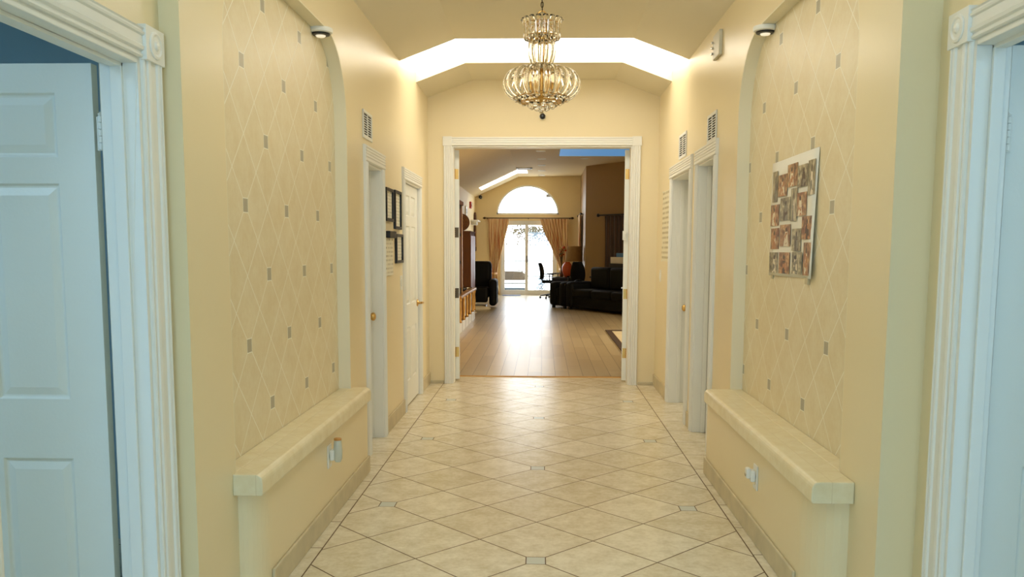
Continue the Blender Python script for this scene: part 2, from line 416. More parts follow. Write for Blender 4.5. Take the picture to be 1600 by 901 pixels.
# ------------------------------------------------------------------ doors
def fluted(w, t, k=5):
    pts = [(0, 0), (0, .6 * t), (.06 * w, t)]; a = .14 * w; d = .72 * w / k
    for i in range(k):
        u = a + i * d
        pts += [(u + .1 * d, t), (u + .3 * d, t - .0045), (u + .7 * d, t - .0045), (u + .9 * d, t)]
    return pts + [(.94 * w, t), (w, .6 * t), (w, 0)]
def casing_v(f, u0, u1, z0, z1, t, k, parent, name='casing', n0=0):
    mb = MB(f); w = u1 - u0
    mb.prism([(u0 + a, n0 - b) for a, b in fluted(w, t, k)], 2, z0, z1)
    return mb.build(name, M['trim'], parent)
def casing_h(f, u0, u1, z0, z1, t, k, parent, name='head_casing'):
    mb = MB(f); w = z1 - z0; pts = [(-b, z0 + a) for a, b in fluted(w, t, k)]   # (n, z) along u
    mb.prism(pts, 0, u0, u1)
    return mb.build(name, M['trim'], parent)
def rosette(f, u0, u1, z0, z1, t, parent):
    mb = MB(f); mb.box(u0, u1, -t, 0, z0, z1)
    cu, cz, R = (u0 + u1) / 2, (z0 + z1) / 2, min(u1 - u0, z1 - z0) * .40
    mb.lathe([(R, -t + .001), (R, -t - .004), (R * .8, -t - .006), (R * .65, -t - .002), (R * .4, -t - .003), (R * .25, -t - .008), (.001, -t - .010)], (cu, 0, cz), 20, axis=1)
    return mb.build('corner_rosette', M['trim'], parent, bevel=.0015)
def leaf_mesh(f, w, h, t, mb=None, layout=None):
    """six-panel leaf: x 0..w, y 0..t (both faces panelled), z 0..h"""
    mb = mb or MB(f)
    st, mid = .150 * w, .115 * w; pw = (w - 2 * st - mid) / 2
    xs = [0, st, st + pw, st + pw + mid, w - st, w]
    zs = layout or [0, .11 * h, .355 * h, .46 * h, .815 * h, .86 * h, .952 * h, h]
    def ring(x0, x1, z0, z1, ins, y): return [(x0 + ins, y, z0 + ins), (x1 - ins, y, z0 + ins), (x1 - ins, y, z1 - ins), (x0 + ins, y, z1 - ins)]
    for y, sg in ((0, 1), (t, -1)):
        for i in range(5):
            for j in range(7):
                x0, x1, z0, z1 = xs[i], xs[i + 1], zs[j], zs[j + 1]
                if i in (1, 3) and j in (1, 3, 5):
                    R = [ring(x0, x1, z0, z1, 0, y), ring(x0, x1, z0, z1, .006, y + sg * .007), ring(x0, x1, z0, z1, .012, y + sg * .008),
                         ring(x0, x1, z0, z1, .036, y + sg * .001)]
                    mb.grid(R, closed=True); mb.face(mb.verts(R[-1]))
                else: mb.face(mb.verts(ring(x0, x1, z0, z1, 0, y)))
    for x in (0, w):
        for j in range(7): mb.face(mb.verts([(x, 0, zs[j]), (x, t, zs[j]), (x, t, zs[j + 1]), (x, 0, zs[j + 1])]))
    for z in (0, h):
        for i in range(5): mb.face(mb.verts([(xs[i], 0, z), (xs[i + 1], 0, z), (xs[i + 1], t, z), (xs[i], t, z)]))
    return mb
def knob(f, u, n, z, parent, m, lever=0, name='door_handle', s=-1):
    mb = MB(f)
    mb.lathe([(.032, 0), (.032, s * .006), (.026, s * .010), (.012, s * .014), (.011, s * .034)], (u, n, z), 18, axis=1)
    if lever:
        mb.tube([(u, n + s * .038, z), (u + lever * .03, n + s * .045, z), (u + lever * .07, n + s * .046, z - .002), (u + lever * .11, n + s * .044, z - .006)], [.011, .010, .008, .007], 10)
    else:
        mb.lathe([(.011, s * .03), (.024, s * .038), (.030, s * .050), (.027, s * .062), (.014, s * .070), (.001, s * .071)], (u, n, z), 18, axis=1)
    return mb.build(name, m, parent, smooth=True, auto=40)
def hinge(f, u, n, z, h, parent, m, wu=.03, s=-1):
    mb = MB(f); mb.box(u - wu, u, n + s * .002, n, z - h / 2, z + h / 2); mb.box(u, u + wu * .8, n + s * .002, n, z - h / 2, z + h / 2)
    for k in range(3):
        mb.tube([(u, n + s * .006, z - h / 2 + k * h / 3 + .001), (u, n + s * .006, z - h / 2 + (k + 1) * h / 3 - .001)], .006, 8)
    mb.lathe([(.004, 0), (.007, .004), (.001, .010)], (u, n + s * .006, z + h / 2), 8)
    for dz in (-.3, 0, .3):
        for du in (-.6, .5): mb.lathe([(.004, s * .002), (.003, s * .0035), (.0005, s * .004)], (u + du * wu, n, z + dz * h), 8, axis=1)
    return mb.build('hinge', m, parent)
def side_map(X, s): return lambda u, n, z: (X + s * n, u, z)
def side_door(name, X, s, u0, u1, zh, zt, cw, rec, label, lever=0, kz=.89, kn=0, hmat='brass', ajar=0):
    f = side_map(X, s); root = empty(name, (X, (u0 + u1) / 2, 0), label, 'door', kind='structure')
    casing_v(f, u0 - cw, u0 - .004, 0, zh, .020, 4, root); casing_v(f, u1 + .004, u1 + cw, 0, zh, .020, 4, root)
    casing_h(f, u0 - cw - .008, u1 + cw + .008, zh, zt, .024, 4, root)
    mb = MB(f); mb.box(u0 - .004, u0 + .012, -.006, max(rec + .05, .06), 0, zh); mb.box(u1 - .012, u1 + .004, -.006, max(rec + .05, .06), 0, zh); mb.box(u0 + .012, u1 - .012, -.006, max(rec + .05, .06), zh - .012, zh)
    if rec > .05:
        mb.box(u1 - .024, u1 - .012, rec - .035, rec - .002, 0, zh - .012); mb.box(u0 + .012, u0 + .024, rec - .035, rec - .002, 0, zh - .012)
    mb.build('jamb', M['trim'], root, bevel=.002)
    w = u1 - u0 - .032; h = zh - .03
    ca, sa = math.cos(math.radians(ajar)), math.sin(math.radians(ajar))
    lf = leaf_mesh(lambda x, y, z: f(u0 + .016 + x * ca - y * sa, rec + x * sa + y * ca, z + .014), w, h, .034).build('leaf', M['door'], root)
    ku = (u1 - .085) if kn == 0 else kn
    knob(f, ku, rec + (ku - u0 - .016) * sa, kz, lf, M[hmat], lever)
    for z in (.18, .97, 1.70): hinge(f, u0 + .016, rec, z, .09, root, M['brass'], .012)
    return root
side_door('door_1', WL, -1, 5.505, 6.005, 1.895, 2.0, .075, .10, 'narrow recessed white door in the left wall beside the end of the ledge', kz=.875, kn=5.92)
side_door('door_2', WL, -1, 6.99, 7.85, 1.90, 2.0, .075, .012, 'closed white six-panel door with brass lever near the far end of the left wall', lever=1, kz=.855, kn=7.78)
side_door('door_3', WR, 1, 5.70, 6.30, 1.955, 2.06, .075, .09, 'narrow recessed white door in the right wall beside the end of the ledge', kz=.9, kn=5.79)
side_door('door_4', WR, 1, 6.63, 7.54, 1.955, 2.06, .08, .10, 'recessed white door with brass knob near the far end of the right wall', kz=.845, kn=7.43, ajar=4)

# near side doors standing open into the side rooms
def near_door(name, s, u0, u1, zh, label, lw, hx, NW, D):
    X = s * NW; f = side_map(X, s); root = empty(name, (X, (u0 + u1) / 2, 0), label, 'door', kind='structure')
    cw = .115
    def cas(a, b, z0, z1):
        mb = MB(f); w_ = abs(b - a); d = 1 if b > a else -1
        pr = [(0, 0), (0, .012), (.004, .016), (.010, .016), (.013, .011), (.018, .011), (.022, .019), (.034, .021), (.040, .016), (.074, .016), (.078, .022), (.085, .024), (.088, .018), (.093, .018), (.096, .024), (.103, .024), (.106, .018), (.110, .017), (.115, .011), (.115, 0)]
        mb.prism([(a + d * p, -q) for p, q in pr], 2, z0, z1)
        return mb.build('casing', M['trim'], root)
    cas(u1, u1 + cw, 0, zh); cas(u0, u0 - cw, 0, zh)
    mb = MB(f)
    pr = [(0, 0), (0, .012), (.004, .016), (.010, .016), (.013, .011), (.018, .011), (.022, .019), (.032, .021), (.036, .016), (.062, .016), (.066, .022), (.072, .024), (.075, .018), (.080, .018), (.084, .022), (.088, .012), (.088, 0)]
    mb.prism([(-q, zh + p) for p, q in pr], 0, u0, u1); mb.build('head_casing', M['trim'], root)
    rosette(f, u1 - .004, u1 + cw + .004, zh - .004, zh + .098, .027, root); rosette(f, u0 - cw - .004, u0 + .004, zh - .004, zh + .098, .027, root)
    mb = MB(f); t = .018
    mb.box(u1 - t, u1 + .001, -.004, D, 0, zh + .001); mb.box(u0 - .001, u0 + t, -.004, D, 0, zh + .001); mb.box(u0 + t, u1 - t, -.004, D, zh - t, zh + .001)
    # door stop moulding
    mb.box(u1 - t - .011, u1 - t, .040, .076, 0, zh - t); mb.box(u0 + t, u0 + t + .011, .040, .076, 0, zh - t); mb.box(u0 + t, u1 - t, .040, .076, zh - t - .011, zh - t)
    mb.build('jamb', M['trim'], root, bevel=.0025)
    y0 = u1 + .036
    lf = leaf_mesh(lambda x, y, z: (s * (hx + x), y0 + y, z + .012), lw, zh - .018, .035, layout=[0, .11, .675, .865, 1.53, 1.61, 1.80, zh - .018]).build('leaf', M['door'], root, bevel=.0015)
    # hinges on the pin side, facing the hall
    g_ = lambda u, n, z: (s * (NW + D + .016 + u), u1 + .010 + n, z)
    for z in (.22, 1.69):
        mb = MB(g_); h = .1
        mb.box(-.026, -.004, .004, .008, z - h / 2, z + h / 2); mb.box(.006, .022, .018, .024, z - h / 2, z + h / 2)
        for k in range(5): mb.tube([(0, 0, z - h / 2 + k * h / 5 + .001), (0, 0, z - h / 2 + (k + 1) * h / 5 - .001)], .0075, 10)
        mb.lathe([(.006, 0), (.008, .004), (.001, .012)], (0, 0, z + h / 2), 10)
        for dz in (-.3, 0, .3): mb.lathe([(.004, .004), (.003, .002), (.0005, .0018)], (-.015, 0, z + dz * h), 8, axis=1)
        mb.build('hinge', M['white'], root)
    knob(lambda u, n, z: (s * (hx + u), y0 + n, z), lw - .07, 0, .93, lf, M['brass'])
    return root
near_door('door_5', -1, 1.78, 2.556, 1.905, 'white six-panel door standing open into the left side room nearest the camera', .77, 1.358, 1.195, .112)
near_door('door_6', 1, 1.77, 2.60, 1.955, 'white door standing open into the right side room nearest the camera', .80, 1.364, 1.25, .097)

# double doorway frame and its two leaves swung into the living room
root = empty('door_7', (0, 8.5, 0), 'wide white cased double doorway with both leaves swung into the living room', 'doorway', kind='structure')
f = lambda u, n, z: (u, 8.5 + n, z)
casing_v(f, DX0 - .082, DX0, 0, DZ, .022, 3, root); casing_v(f, DX1, DX1 + .082, 0, DZ, .022, 3, root)
casing_h(f, DX0 - .004, DX1 + .004, DZ, DZ + .085, .022, 3, root)
for a in (DX0 - .088, DX1 - .002):
    MB(f).box(a, a + .09, -.026, 0, DZ, DZ + .09).build('corner_block', M['trim'], root, bevel=.003)
mb = MB(f); mb.box(DX0, DX0 + .012, -.004, .148, 0, DZ).box(DX1 - .012, DX1, -.004, .148, 0, DZ).box(DX0 + .012, DX1 - .012, -.004, .148, DZ - .012, DZ)
mb.build('jamb', M['trim'], root, bevel=.002)
dkm = mat('tarnished_bronze', (96, 80, 60), .35, .8)
def dleaf(s, hx, hinges, handle):
    lo = leaf_mesh(lambda x, y, z: (-s * y, x, z + .02), .86, DZ - .04, .055)
    o = lo.build('leaf', M['door'], None, bevel=.002)
    o.parent = root; o.location = (hx, 8.655 - 8.5, 0); o.rotation_euler = (0, 0, s * -math.radians(9)); o['_o'] = (0, 0, 0)
    g_ = lambda u, n, z: (-s * (.012 + u), n, z)
    for z in hinges:
        mb = MB(g_); h = .10
        mb.box(.004, .036, -.003, 0, z - h / 2, z + h / 2)
        mb.box(-.026, -.004, -.016, -.013, z - h / 2, z + h / 2)
        for k in range(5): mb.tube([(0, -.008, z - h / 2 + k * h / 5 + .001), (0, -.008, z - h / 2 + (k + 1) * h / 5 - .001)], .007, 8)
        for dz in (-.3, 0, .3): mb.lathe([(.004, -.003), (.0005, -.005)], (.020, 0, z + dz * h), 8, axis=1)
        mb.build('hinge', dkm if (s < 0 and z in (.90, 1.51)) else M['brass'], o)
    if handle:
        hb = MB(lambda u, n, z: (-s * (.055 + n), u, z))
        hb.lathe([(.03, 0), (.03, .006), (.012, .010), (.011, .05)], (.80, 0, .93), 14, axis=1)
        hb.tube([(.80, .05, .93), (.76, .055, .93), (.69, .053, .93)], [.010, .009, .008], 8)
        hb.build('door_handle', M['chrome'], o, smooth=True, auto=40)
        kb = MB(lambda u, n, z: (-s * (.055 + n), u, z))
        kb.tube([(.78, .002, .16), (.78, .035, .15), (.78, .05, .11), (.78, .045, .06), (.78, .03, .035)], .007, 8)
        kb.ball((.78, .03, .03), .014)
        kb.build('door_holder', M['chrome'], o, smooth=True)
    return o
l1 = dleaf(-1, DX0 + .001, (.30, .90, 1.51, 2.09), False)
l2 = dleaf(1, DX1 - .001, (.30, .90, 2.09), True)
tag(MB().box(.80, .835, 8.635, 8.648, 1.44, 1.53).box(.806, .829, 8.628, 8.636, 1.455, 1.50).build('alarm_contact', M['white'], bevel=.003),
    'small white plastic door sensor on the edge of the right open leaf', 'door sensor')

# ------------------------------------------------------------------ chandelier
def rot(a, r, z, c): return (c[0] + r * math.cos(a), c[1] + r * math.sin(a), z)
CH = (-.012, 5.3)
root = empty('chandelier', (CH[0], CH[1], 2.975), 'clear acrylic and brass tiered chandelier hanging in the middle of the hall', 'chandelier')
mb = MB(); mb.lathe([(.055, 0), (.055, -.012), (.03, -.025), (.008, -.032)], (CH[0], CH[1], 2.975), 20); mb.build('ceiling_canopy', M['brass'], root, smooth=True, auto=40)
mb = MB(); z = 2.945; k = 0
while z > 2.765:
    pts = []
    for i in range(13):
        a = 2 * PI * i / 12; dx, dz = .0075 * math.cos(a), .017 * math.sin(a)
        pts.append((CH[0] + (dx if k % 2 else 0), CH[1] + (0 if k % 2 else dx), z - .014 + dz))
    mb.tube(pts, .0022, 6, caps=False); z -= .026; k += 1
mb.tube([(CH[0] + .004, CH[1], 2.95), (CH[0] - .004, CH[1], 2.86), (CH[0] + .003, CH[1], 2.76)], .0022, 6)
mb.build('chain', mat('dark_bronze', (60, 46, 30), .4, .8), root, smooth=True)
mb = MB()
mb.tube([(CH[0] + .027 * math.cos(PI * i / 12 * 2), CH[1], 2.735 + .03 * math.sin(PI * i / 12 * 2)) for i in range(13)], .004, 8, caps=False)
mb.build('hanging_loop', M['brass'], root, smooth=True)
mb = MB()
mb.lathe([(.004, 2.71), (.03, 2.705), (.036, 2.69), (.018, 2.675), (.012, 2.64), (.024, 2.62), (.010, 2.60), (.009, 2.45), (.03, 2.43), (.035, 2.42), (.014, 2.405), (.012, 2.30), (.04, 2.28), (.045, 2.265), (.015, 2.25), (.006, 2.215)], (CH[0], CH[1], 0), 20)
for R, zz in ((.095, 2.69), (.095, 2.615), (.055, 2.588), (.05, 2.435), (.10, 2.415), (.165, 2.262), (.11, 2.232)):
    mb.tube([rot(2 * PI * i / 32, R, zz, CH) for i in range(33)], .004, 6, caps=False)
for i in range(6):
    a = 2 * PI * i / 6
    mb.tube([rot(a, .02, 2.685, CH), rot(a, .095, 2.69, CH)], .003, 6); mb.tube([rot(a, .03, 2.425, CH), rot(a, .10, 2.415, CH)], .003, 6); mb.tube([rot(a, .03, 2.27, CH), rot(a, .165, 2.262, CH)], .003, 6)
mb.build('brass_frame', M['brass'], root, smooth=True, auto=50)
def strip(path, wd, th, a, c):
    """flat curved rib: path of (r, z) in the plane at angle a"""
    mb = MB(); rows = []
    for i, (r, z) in enumerate(path):
        r0, z0 = path[max(i - 1, 0)]; r1, z1 = path[min(i + 1, len(path) - 1)]
        l = math.hypot(r1 - r0, z1 - z0); nr, nz = (z1 - z0) / l, -(r1 - r0) / l
        ww = wd * (.6 + .4 * math.sin(PI * (i + .5) / len(path)))
        ring = []
        for k in range(8):
            q = 2 * PI * k / 8; tw, tn = ww / 2 * math.cos(q), th / 2 * math.sin(q)
            rr, zz = r + nr * tn, z + nz * tn
            ring.append((c[0] + rr * math.cos(a) - tw * math.sin(a), c[1] + rr * math.sin(a) + tw * math.cos(a), zz))
        rows.append(ring)
    mb.grid(rows, closed=True)
    mb.face(mb.verts(rows[0][::-1])); mb.face(mb.verts(rows[-1]))
    return mb
def ring_parts(name, n, fn, a0=0):
    for i in range(n): fn(a0 + 2 * PI * i / n).build(name, M['glass'], root, smooth=True)
ring_parts('crown_prism', 18, lambda a: strip([(.098, 2.600), (.104, 2.602), (.107, 2.63), (.108, 2.68), (.112, 2.705), (.122, 2.715), (.126, 2.708)], .036, .011, a, CH))
ring_parts('column_rod', 12, lambda a: strip([(.050, 2.44), (.062, 2.46), (.073, 2.50), (.077, 2.54), (.074, 2.58), (.064, 2.61)], .034, .014, a, CH), .1)
def bulge(a):
    path = []
    for i in range(15):
        t = -1.0 + i / 14 * 3.55      # angle around an ellipse
        path.append((.135 + .093 * math.cos(t - .55), 2.335 + .086 * math.sin(t - .55)))
    return strip(path, .046, .016, a, CH)
ring_parts('curved_rib', 22, bulge)
for R, n, zz, r in ((.155, 16, 2.250, .016), (.112, 12, 2.228, .016), (.068, 8, 2.208, .017), (.028, 4, 2.192, .016)):
    ring_parts('crystal_ball', n, lambda a: MB().ball(rot(a, R, zz, CH), r, 10, 7), .2)
MB().ball((CH[0], CH[1], 2.176), .013).build('finial', M['glass'], root, smooth=True)
bm_ = emis('warm_candle_bulb', (255, 224, 170), .8)
for i in range(6):
    a = 2 * PI * i / 6 + .26
    for R, zz in (((.07, 2.30)), ) if i % 1 == 0 else ():
        c = rot(a, R, zz, CH)
        h = MB().lathe([(.010, 0), (.010, .045), (.006, .05)], c, 12).build('candle_socket', M['brass'], root, smooth=True, auto=40)
        MB().lathe([(.005, .05), (.011, .062), (.012, .075), (.006, .095), (.001, .105)], c, 12).build('bulb', bm_, h, smooth=True)

# ------------------------------------------------------------------ small fittings of the hall
def dome_camera(name, loc, r, label, axis='y'):
    rt = empty(name, loc, label, 'camera'); x, y, z = loc
    mb = MB().lathe([(r * 1.2, 0), (r * 1.2, -.015), (r * 1.05, -.022)], (x, y, z), 20, axis=1); mb.build('base', M['white'], rt, smooth=True, auto=40)
    mb = MB().lathe([(r, -.02), (r, -.04), (r * .85, -.055), (r * .5, -.066), (.001, -.07)], (x, y, z), 20, axis=1); mb.build('dome', M['black'], rt, smooth=True, auto=50)
    MB().lathe([(r * .35, -.055), (r * .4, -.075), (r * .2, -.076)], (x, y, z - .003), 16, axis=1).build('lens', mat('lens_glass', (60, 66, 72), .1), rt, smooth=True, auto=40)
    return rt
dome_camera('security_camera', (-.008, 8.499, 2.625), .028, 'small black dome camera on the wall above the double doorway')
def puck(x, y, z, label):
    rt = empty('puck_light', (x, y, z), label, 'light fixture', 'puck lights in the niche heads')
    MB().lathe([(.062, 0), (.064, -.010), (.060, -.022), (.050, -.026)], (x, y, z), 24).build('housing', M['white'], rt, smooth=True, auto=40)
    MB().lathe([(.050, -.0262), (.047, -.034), (.03, -.037), (.02, -.036)], (x, y, z), 24).build('rim', M['black'], rt, smooth=True, auto=40)
    MB().lathe([(.027, -.0365), (.022, -.043), (.001, -.045)], (x, y, z), 20).build('lens', emis('puck_lens', (255, 244, 220), .55), rt, smooth=True, auto=40)
puck(-1.163, 4.56, 2.486, 'round black-rimmed puck light in the head of the left niche')
puck(1.157, 4.66, 2.508, 'round black-rimmed puck light in the head of the right niche')

def vent(X, s, u0, u1, z0, z1, label, rows=9, open_=True):
    f = side_map(X, s); rt = empty('wall_vent', (X, (u0 + u1) / 2, z0), label, 'vent', 'wall vents of the hall'); b = .020
    mb = MB(f); mb.box(u0, u1, -.008, 0, z0, z0 + b).box(u0, u1, -.008, 0, z1 - b, z1).box(u0, u0 + b, -.008, 0, z0 + b, z1 - b).box(u1 - b, u1, -.008, 0, z0 + b, z1 - b)
    um = (u0 + u1) / 2; mb.box(um - .006, um + .006, -.0075, 0, z0 + b, z1 - b)
    mb.build('frame', M['trim'], rt, bevel=.002)
    MB(f).box(u0 + b, u1 - b, -.0008, 0, z0 + b, z1 - b).build('backing', M['dark'], rt)
    mb = MB(f); hh = (z1 - z0 - 2 * b) / rows
    for k in range(rows):
        z = z0 + b + k * hh
        mb.box(u0 + b, u1 - b, -.004, -.0008, z, z + hh * .34)
    mb.build('louvres', M['trim'], rt)
    return rt
vent(WL, -1, 5.42, 5.70, 2.04, 2.215, 'white louvred vent on the left wall above the narrow door')
vent(WR, 1, 5.70, 6.0, 2.06, 2.25, 'white louvred vent on the right wall above the nearer door frame')
vent(WR, 1, 6.87, 7.22, 2.08, 2.275, 'white louvred vent on the right wall above the farther door frame')
rt = empty('door_chime', (WR, 5.70, 2.56), 'pale grey rectangular door chime high on the right wall', 'door chime')
MB().box(WR - .022, WR, 5.60, 5.80, 2.575, 2.73).build('cover', mat('pale_grey_plastic', (214, 208, 184), .4), rt, bevel=.004)
for z in (2.61, 2.645, 2.68): MB().box(WR - .034, WR - .02, 5.785, 5.80, z, z + .014).build('button', M['chrome'], rt, bevel=.002)

def frame(X, s, u0, u1, z0, z1, label):
    f = side_map(X, s); rt = empty('picture_frame', (X, (u0 + u1) / 2, z0), label, 'picture frame', 'framed documents on the left wall'); b = .022
    mb = MB(f); mb.box(u0, u1, -.02, 0, z0, z0 + b).box(u0, u1, -.02, 0, z1 - b, z1).box(u0, u0 + b, -.02, 0, z0 + b, z1 - b).box(u1 - b, u1, -.02, 0, z0 + b, z1 - b)
    mb.build('frame', M['black'], rt, bevel=.003)
    MB(f).box(u0 + b, u1 - b, -.006, -.001, z0 + b, z1 - b).build('document', M['doc'], rt)
def lines_mat(name, ax, step, paper, ink, dens=.5, sx=60):
    """paper carrying rows of unreadably small print"""
    m, nt, b, tc, g = base_mat(name); sp = nn(nt, 'ShaderNodeSeparateXYZ'); nt.links.new(tc.outputs['Object'], sp.inputs[0])
    fr = g.m('FRACT', g.m('DIVIDE', sp.outputs[2], step)); row = g.m('GREATER_THAN', fr, .55)
    cb = nn(nt, 'ShaderNodeCombineXYZ'); nt.links.new(g.m('MULTIPLY', sp.outputs[ax], sx), cb.inputs[0]); nt.links.new(g.m('FLOOR', g.m('DIVIDE', sp.outputs[2], step)), cb.inputs[1])
    n = g.noise(cb.outputs[0], 1.2, 1); ink_ = g.m('MULTIPLY', row, g.m('GREATER_THAN', n, dens))
    nt.links.new(g.mix(ink_, lin(paper), lin(ink)), b.inputs['Base Color']); b.inputs['Roughness'].default_value = .35
    return m
M['doc'] = lines_mat('printed_document', 1, .024, (236, 232, 210), (186, 180, 152), .5)
frame(WL, -1, 6.135, 6.43, 1.545, 1.785, 'black framed document, top left of the three on the left wall')
frame(WL, -1, 6.50, 6.785, 1.495, 1.79, 'black framed document, top right beside the six-panel door')
frame(WL, -1, 6.545, 6.85, 1.235, 1.46, 'black framed document, lowest of the three on the left wall')
rt = empty('wall_clipboard', (WL, 6.3, 1.15), 'clear sheet holder with papers under a black clip box on the left wall', 'paper holder')
MB(side_map(WL, -1)).box(6.17, 6.44, -.035, 0, 1.425, 1.475).build('clip_box', M['black'], rt, bevel=.006)
MB(side_map(WL, -1)).box(6.16, 6.43, -.008, 0, 1.15, 1.425).build('papers', lines_mat('handwritten_sheet', 1, .03, (236, 230, 206), (176, 166, 132), .5, 40), rt, bevel=.002)
def switch(X, s, u, z, label, w_=.075, h=.115):
    f = side_map(X, s); rt = empty('light_switch', (X, u, z), label, 'light switch')
    MB(f).box(u - w_ / 2, u + w_ / 2, -.006, 0, z - h / 2, z + h / 2).build('wall_plate', M['white'], rt, bevel=.003)
    MB(f).box(u - .016, u + .016, -.012, -.005, z - .03, z + .03).build('rocker', M['white'], rt, bevel=.003)
switch(WL, -1, 6.82, 1.075, 'white light switch on the left wall below the black frames')
switch(WR, 1, 8.19, 1.10, 'white light switch on the right wall below the printed notice')
rt = empty('wall_notice', (WR, 7.88, 1.24), 'tall white printed notice taped to the right wall near the double doorway', 'notice')
MB().box(WR - .003, WR, 7.64, 8.13, 1.24, 1.88).build('sheet', lines_mat('printed_notice', 1, .045, (240, 232, 202), (190, 176, 132), .42, 22), rt)
for y, z in ((7.63, 1.872), (8.11, 1.872), (7.63, 1.236), (8.11, 1.236)): MB().box(WR - .004, WR, y, y + .03, z, z + .012).build('tape', M['white'], rt)

def outlet(X, s, u, z, label, body):
    f = side_map(X, s); rt = empty('wall_outlet', (X, u, z), label, 'outlet', 'outlets in the low walls')
    MB(f).box(u - .036, u + .036, -.006, 0, z - .058, z + .058).build('wall_plate', M['white'], rt, bevel=.003)
    mb = MB(f)
    for dz in (-.02, .02): mb.lathe([(.017, -.005), (.017, -.008), (.001, -.008)], (u, 0, z + dz), 16, axis=1)
    mb.build('sockets', M['reveal'], rt)
    rt2 = empty('air_freshener', (X, u, z), body[1], 'air freshener')
    mb = MB(f); mb.box(u - .022, u + .022, -.030, -.0085, z - .02, z + .034); mb.build('plug', M['white'], rt2, bevel=.006)
    h = body[0]
    if h > .05:
        MB(f).lathe([(.014, z - .028), (.021, z - .01), (.022, z + .03), (.018, z + h), (.016, z + h + .004)], (u, -.045, 0), 18).build('bottle', mat('milky_plastic', (226, 230, 214), .25, trans=.3), rt2, smooth=True, auto=40)
        MB(f).lathe([(.019, z + h + .003), (.019, z + h + .012), (.013, z + h + .014)], (u, -.045, 0), 18).build('cap', mat('amber_cap', (196, 140, 70), .3), rt2, smooth=True, auto=40)
    else:
        MB(f).box(u - .02, u + .02, -.05, -.028, z - .005, z + .045).build('bottle', M['white'], rt2, bevel=.008)
        MB(f).box(u - .012, u + .012, -.052, -.049, z + .004, z + .018).build('cap', M['chrome'], rt2, bevel=.002)
outlet(-1.05, -1, 4.12, .325, 'white outlet in the low wall under the left ledge', (.078, 'tall plug-in air freshener with amber cap under the left ledge'))
outlet(1.0, 1, 3.92, .30, 'white outlet in the low wall under the right ledge', (.04, 'small white plug-in air freshener under the right ledge'))

# photo poster in the right niche
rt = empty('photo_poster', (1.19, 4.17, 1.2), 'white poster covered with small photographs hanging on the tiled right niche', 'poster')
mb = MB(); rows = []
for j in range(9):
    t = j / 8; row = []
    for i in range(9):
        sx = i / 8; y = 4.553 + (3.803 - 4.553) * sx; y = y - (.034 - .034 * (1 - t)) * 0 + (-.004 * t)
        z = 1.218 + (1.792 - 1.218) * t + .004 * sx * (1 - t)
        x = 1.1915 - .014 * max(0, (sx - .72) / .28) ** 2 * (1 - t) - .0015 * math.sin(sx * 7 + t * 3)
        row.append((x, y, z))
    rows.append(row)
mb.grid(rows); mb.build('sheet', M['paper'], rt, smooth=True, solid=.0012)
def photo_mat(k, red):
    m, nt, b, tc, g = base_mat('small_photograph')
    mp = nn(nt, 'ShaderNodeMapping'); mp.inputs['Location'].default_value = (k * 3.1, k * 1.7, k * .9); mp.inputs['Scale'].default_value = (1, 26, 15)
    nt.links.new(tc.outputs['Generated'], mp.inputs[0]); mp.inputs['Scale'].default_value = (1, 2.4, 2.0)
    n = g.noise(mp.outputs[0], 1.6, 2, .5); n2 = g.noise(mp.outputs[0], 2.6, 2, .5)
    sp = nn(nt, 'ShaderNodeSeparateXYZ'); nt.links.new(tc.outputs['Generated'], sp.inputs[0])
    U, V = sp.outputs[1], sp.outputs[2]
    A, B_, D = ((150, 84, 46), (226, 186, 134), (78, 46, 30)) if red else ((140, 128, 96), (214, 204, 170), (70, 62, 46))
    c = g.mix(g.m('MULTIPLY_ADD', n, 3, -1.0, clamp=True), lin(D), lin(B_)); c = g.mix(g.m('MULTIPLY_ADD', n2, 3, -1.2, clamp=True), c, lin(A))
    uc = .35 + .3 * ((k * .37) % 1)
    du = g.m('ABSOLUTE', g.m('SUBTRACT', U, uc))
    bw = g.m('MULTIPLY_ADD', V, -.18, .24)
    bodym = g.m('MULTIPLY', g.m('LESS_THAN', du, bw), g.m('LESS_THAN', V, .68))
    c = g.mix(bodym, c, g.mix(g.m('GREATER_THAN', n, .5), lin((232, 220, 194) if k % 3 else (60, 38, 28)), lin((184, 124, 74) if red else (124, 122, 108))))
    hd = g.m('ADD', g.m('POWER', g.m('MULTIPLY', du, 1.3), 2), g.m('POWER', g.m('SUBTRACT', V, .76), 2))
    c = g.mix(g.m('LESS_THAN', hd, .011), c, lin((52, 34, 26)))
    nt.links.new(c, b.inputs['Base Color']); b.inputs['Roughness'].default_value = .3
    return m
PH = [(4.43, 4.517, 1.591, 1.745), (4.262, 4.416, 1.613, 1.719), (4.092, 4.254, 1.65, 1.756), (3.93, 4.082, 1.637, 1.736), (3.82, 3.92, 1.592, 1.745), (4.387, 4.536, 1.471, 1.577), (4.194, 4.365, 1.493, 1.603), (4.082, 4.183, 1.485, 1.639), (3.933, 4.075, 1.505, 1.611), (3.844, 3.987, 1.397, 1.5), (4.372, 4.52, 1.353, 1.458), (4.177, 4.353, 1.366, 1.472), (4.005, 4.145, 1.345, 1.448), (3.831, 3.937, 1.235, 1.382), (4.38, 4.536, 1.233, 1.336), (4.174, 4.356, 1.233, 1.337), (3.959, 4.112, 1.237, 1.339)]
REDS = {1, 2, 5, 8, 9, 10, 11, 13, 15}
for k, (a, b, c, d) in enumerate(PH):
    x = 1.1875 if a > 4.0 else 1.1855 - .012 * max(0, (1.5 - c) / .5) ** 2
    mb = MB().box(x - .001, x + .0005, a, b, c, d); o = mb.build('photo_print', photo_mat(k, k in REDS), rt)
    if a < 4.0: o.rotation_euler = (0, 0, 0)
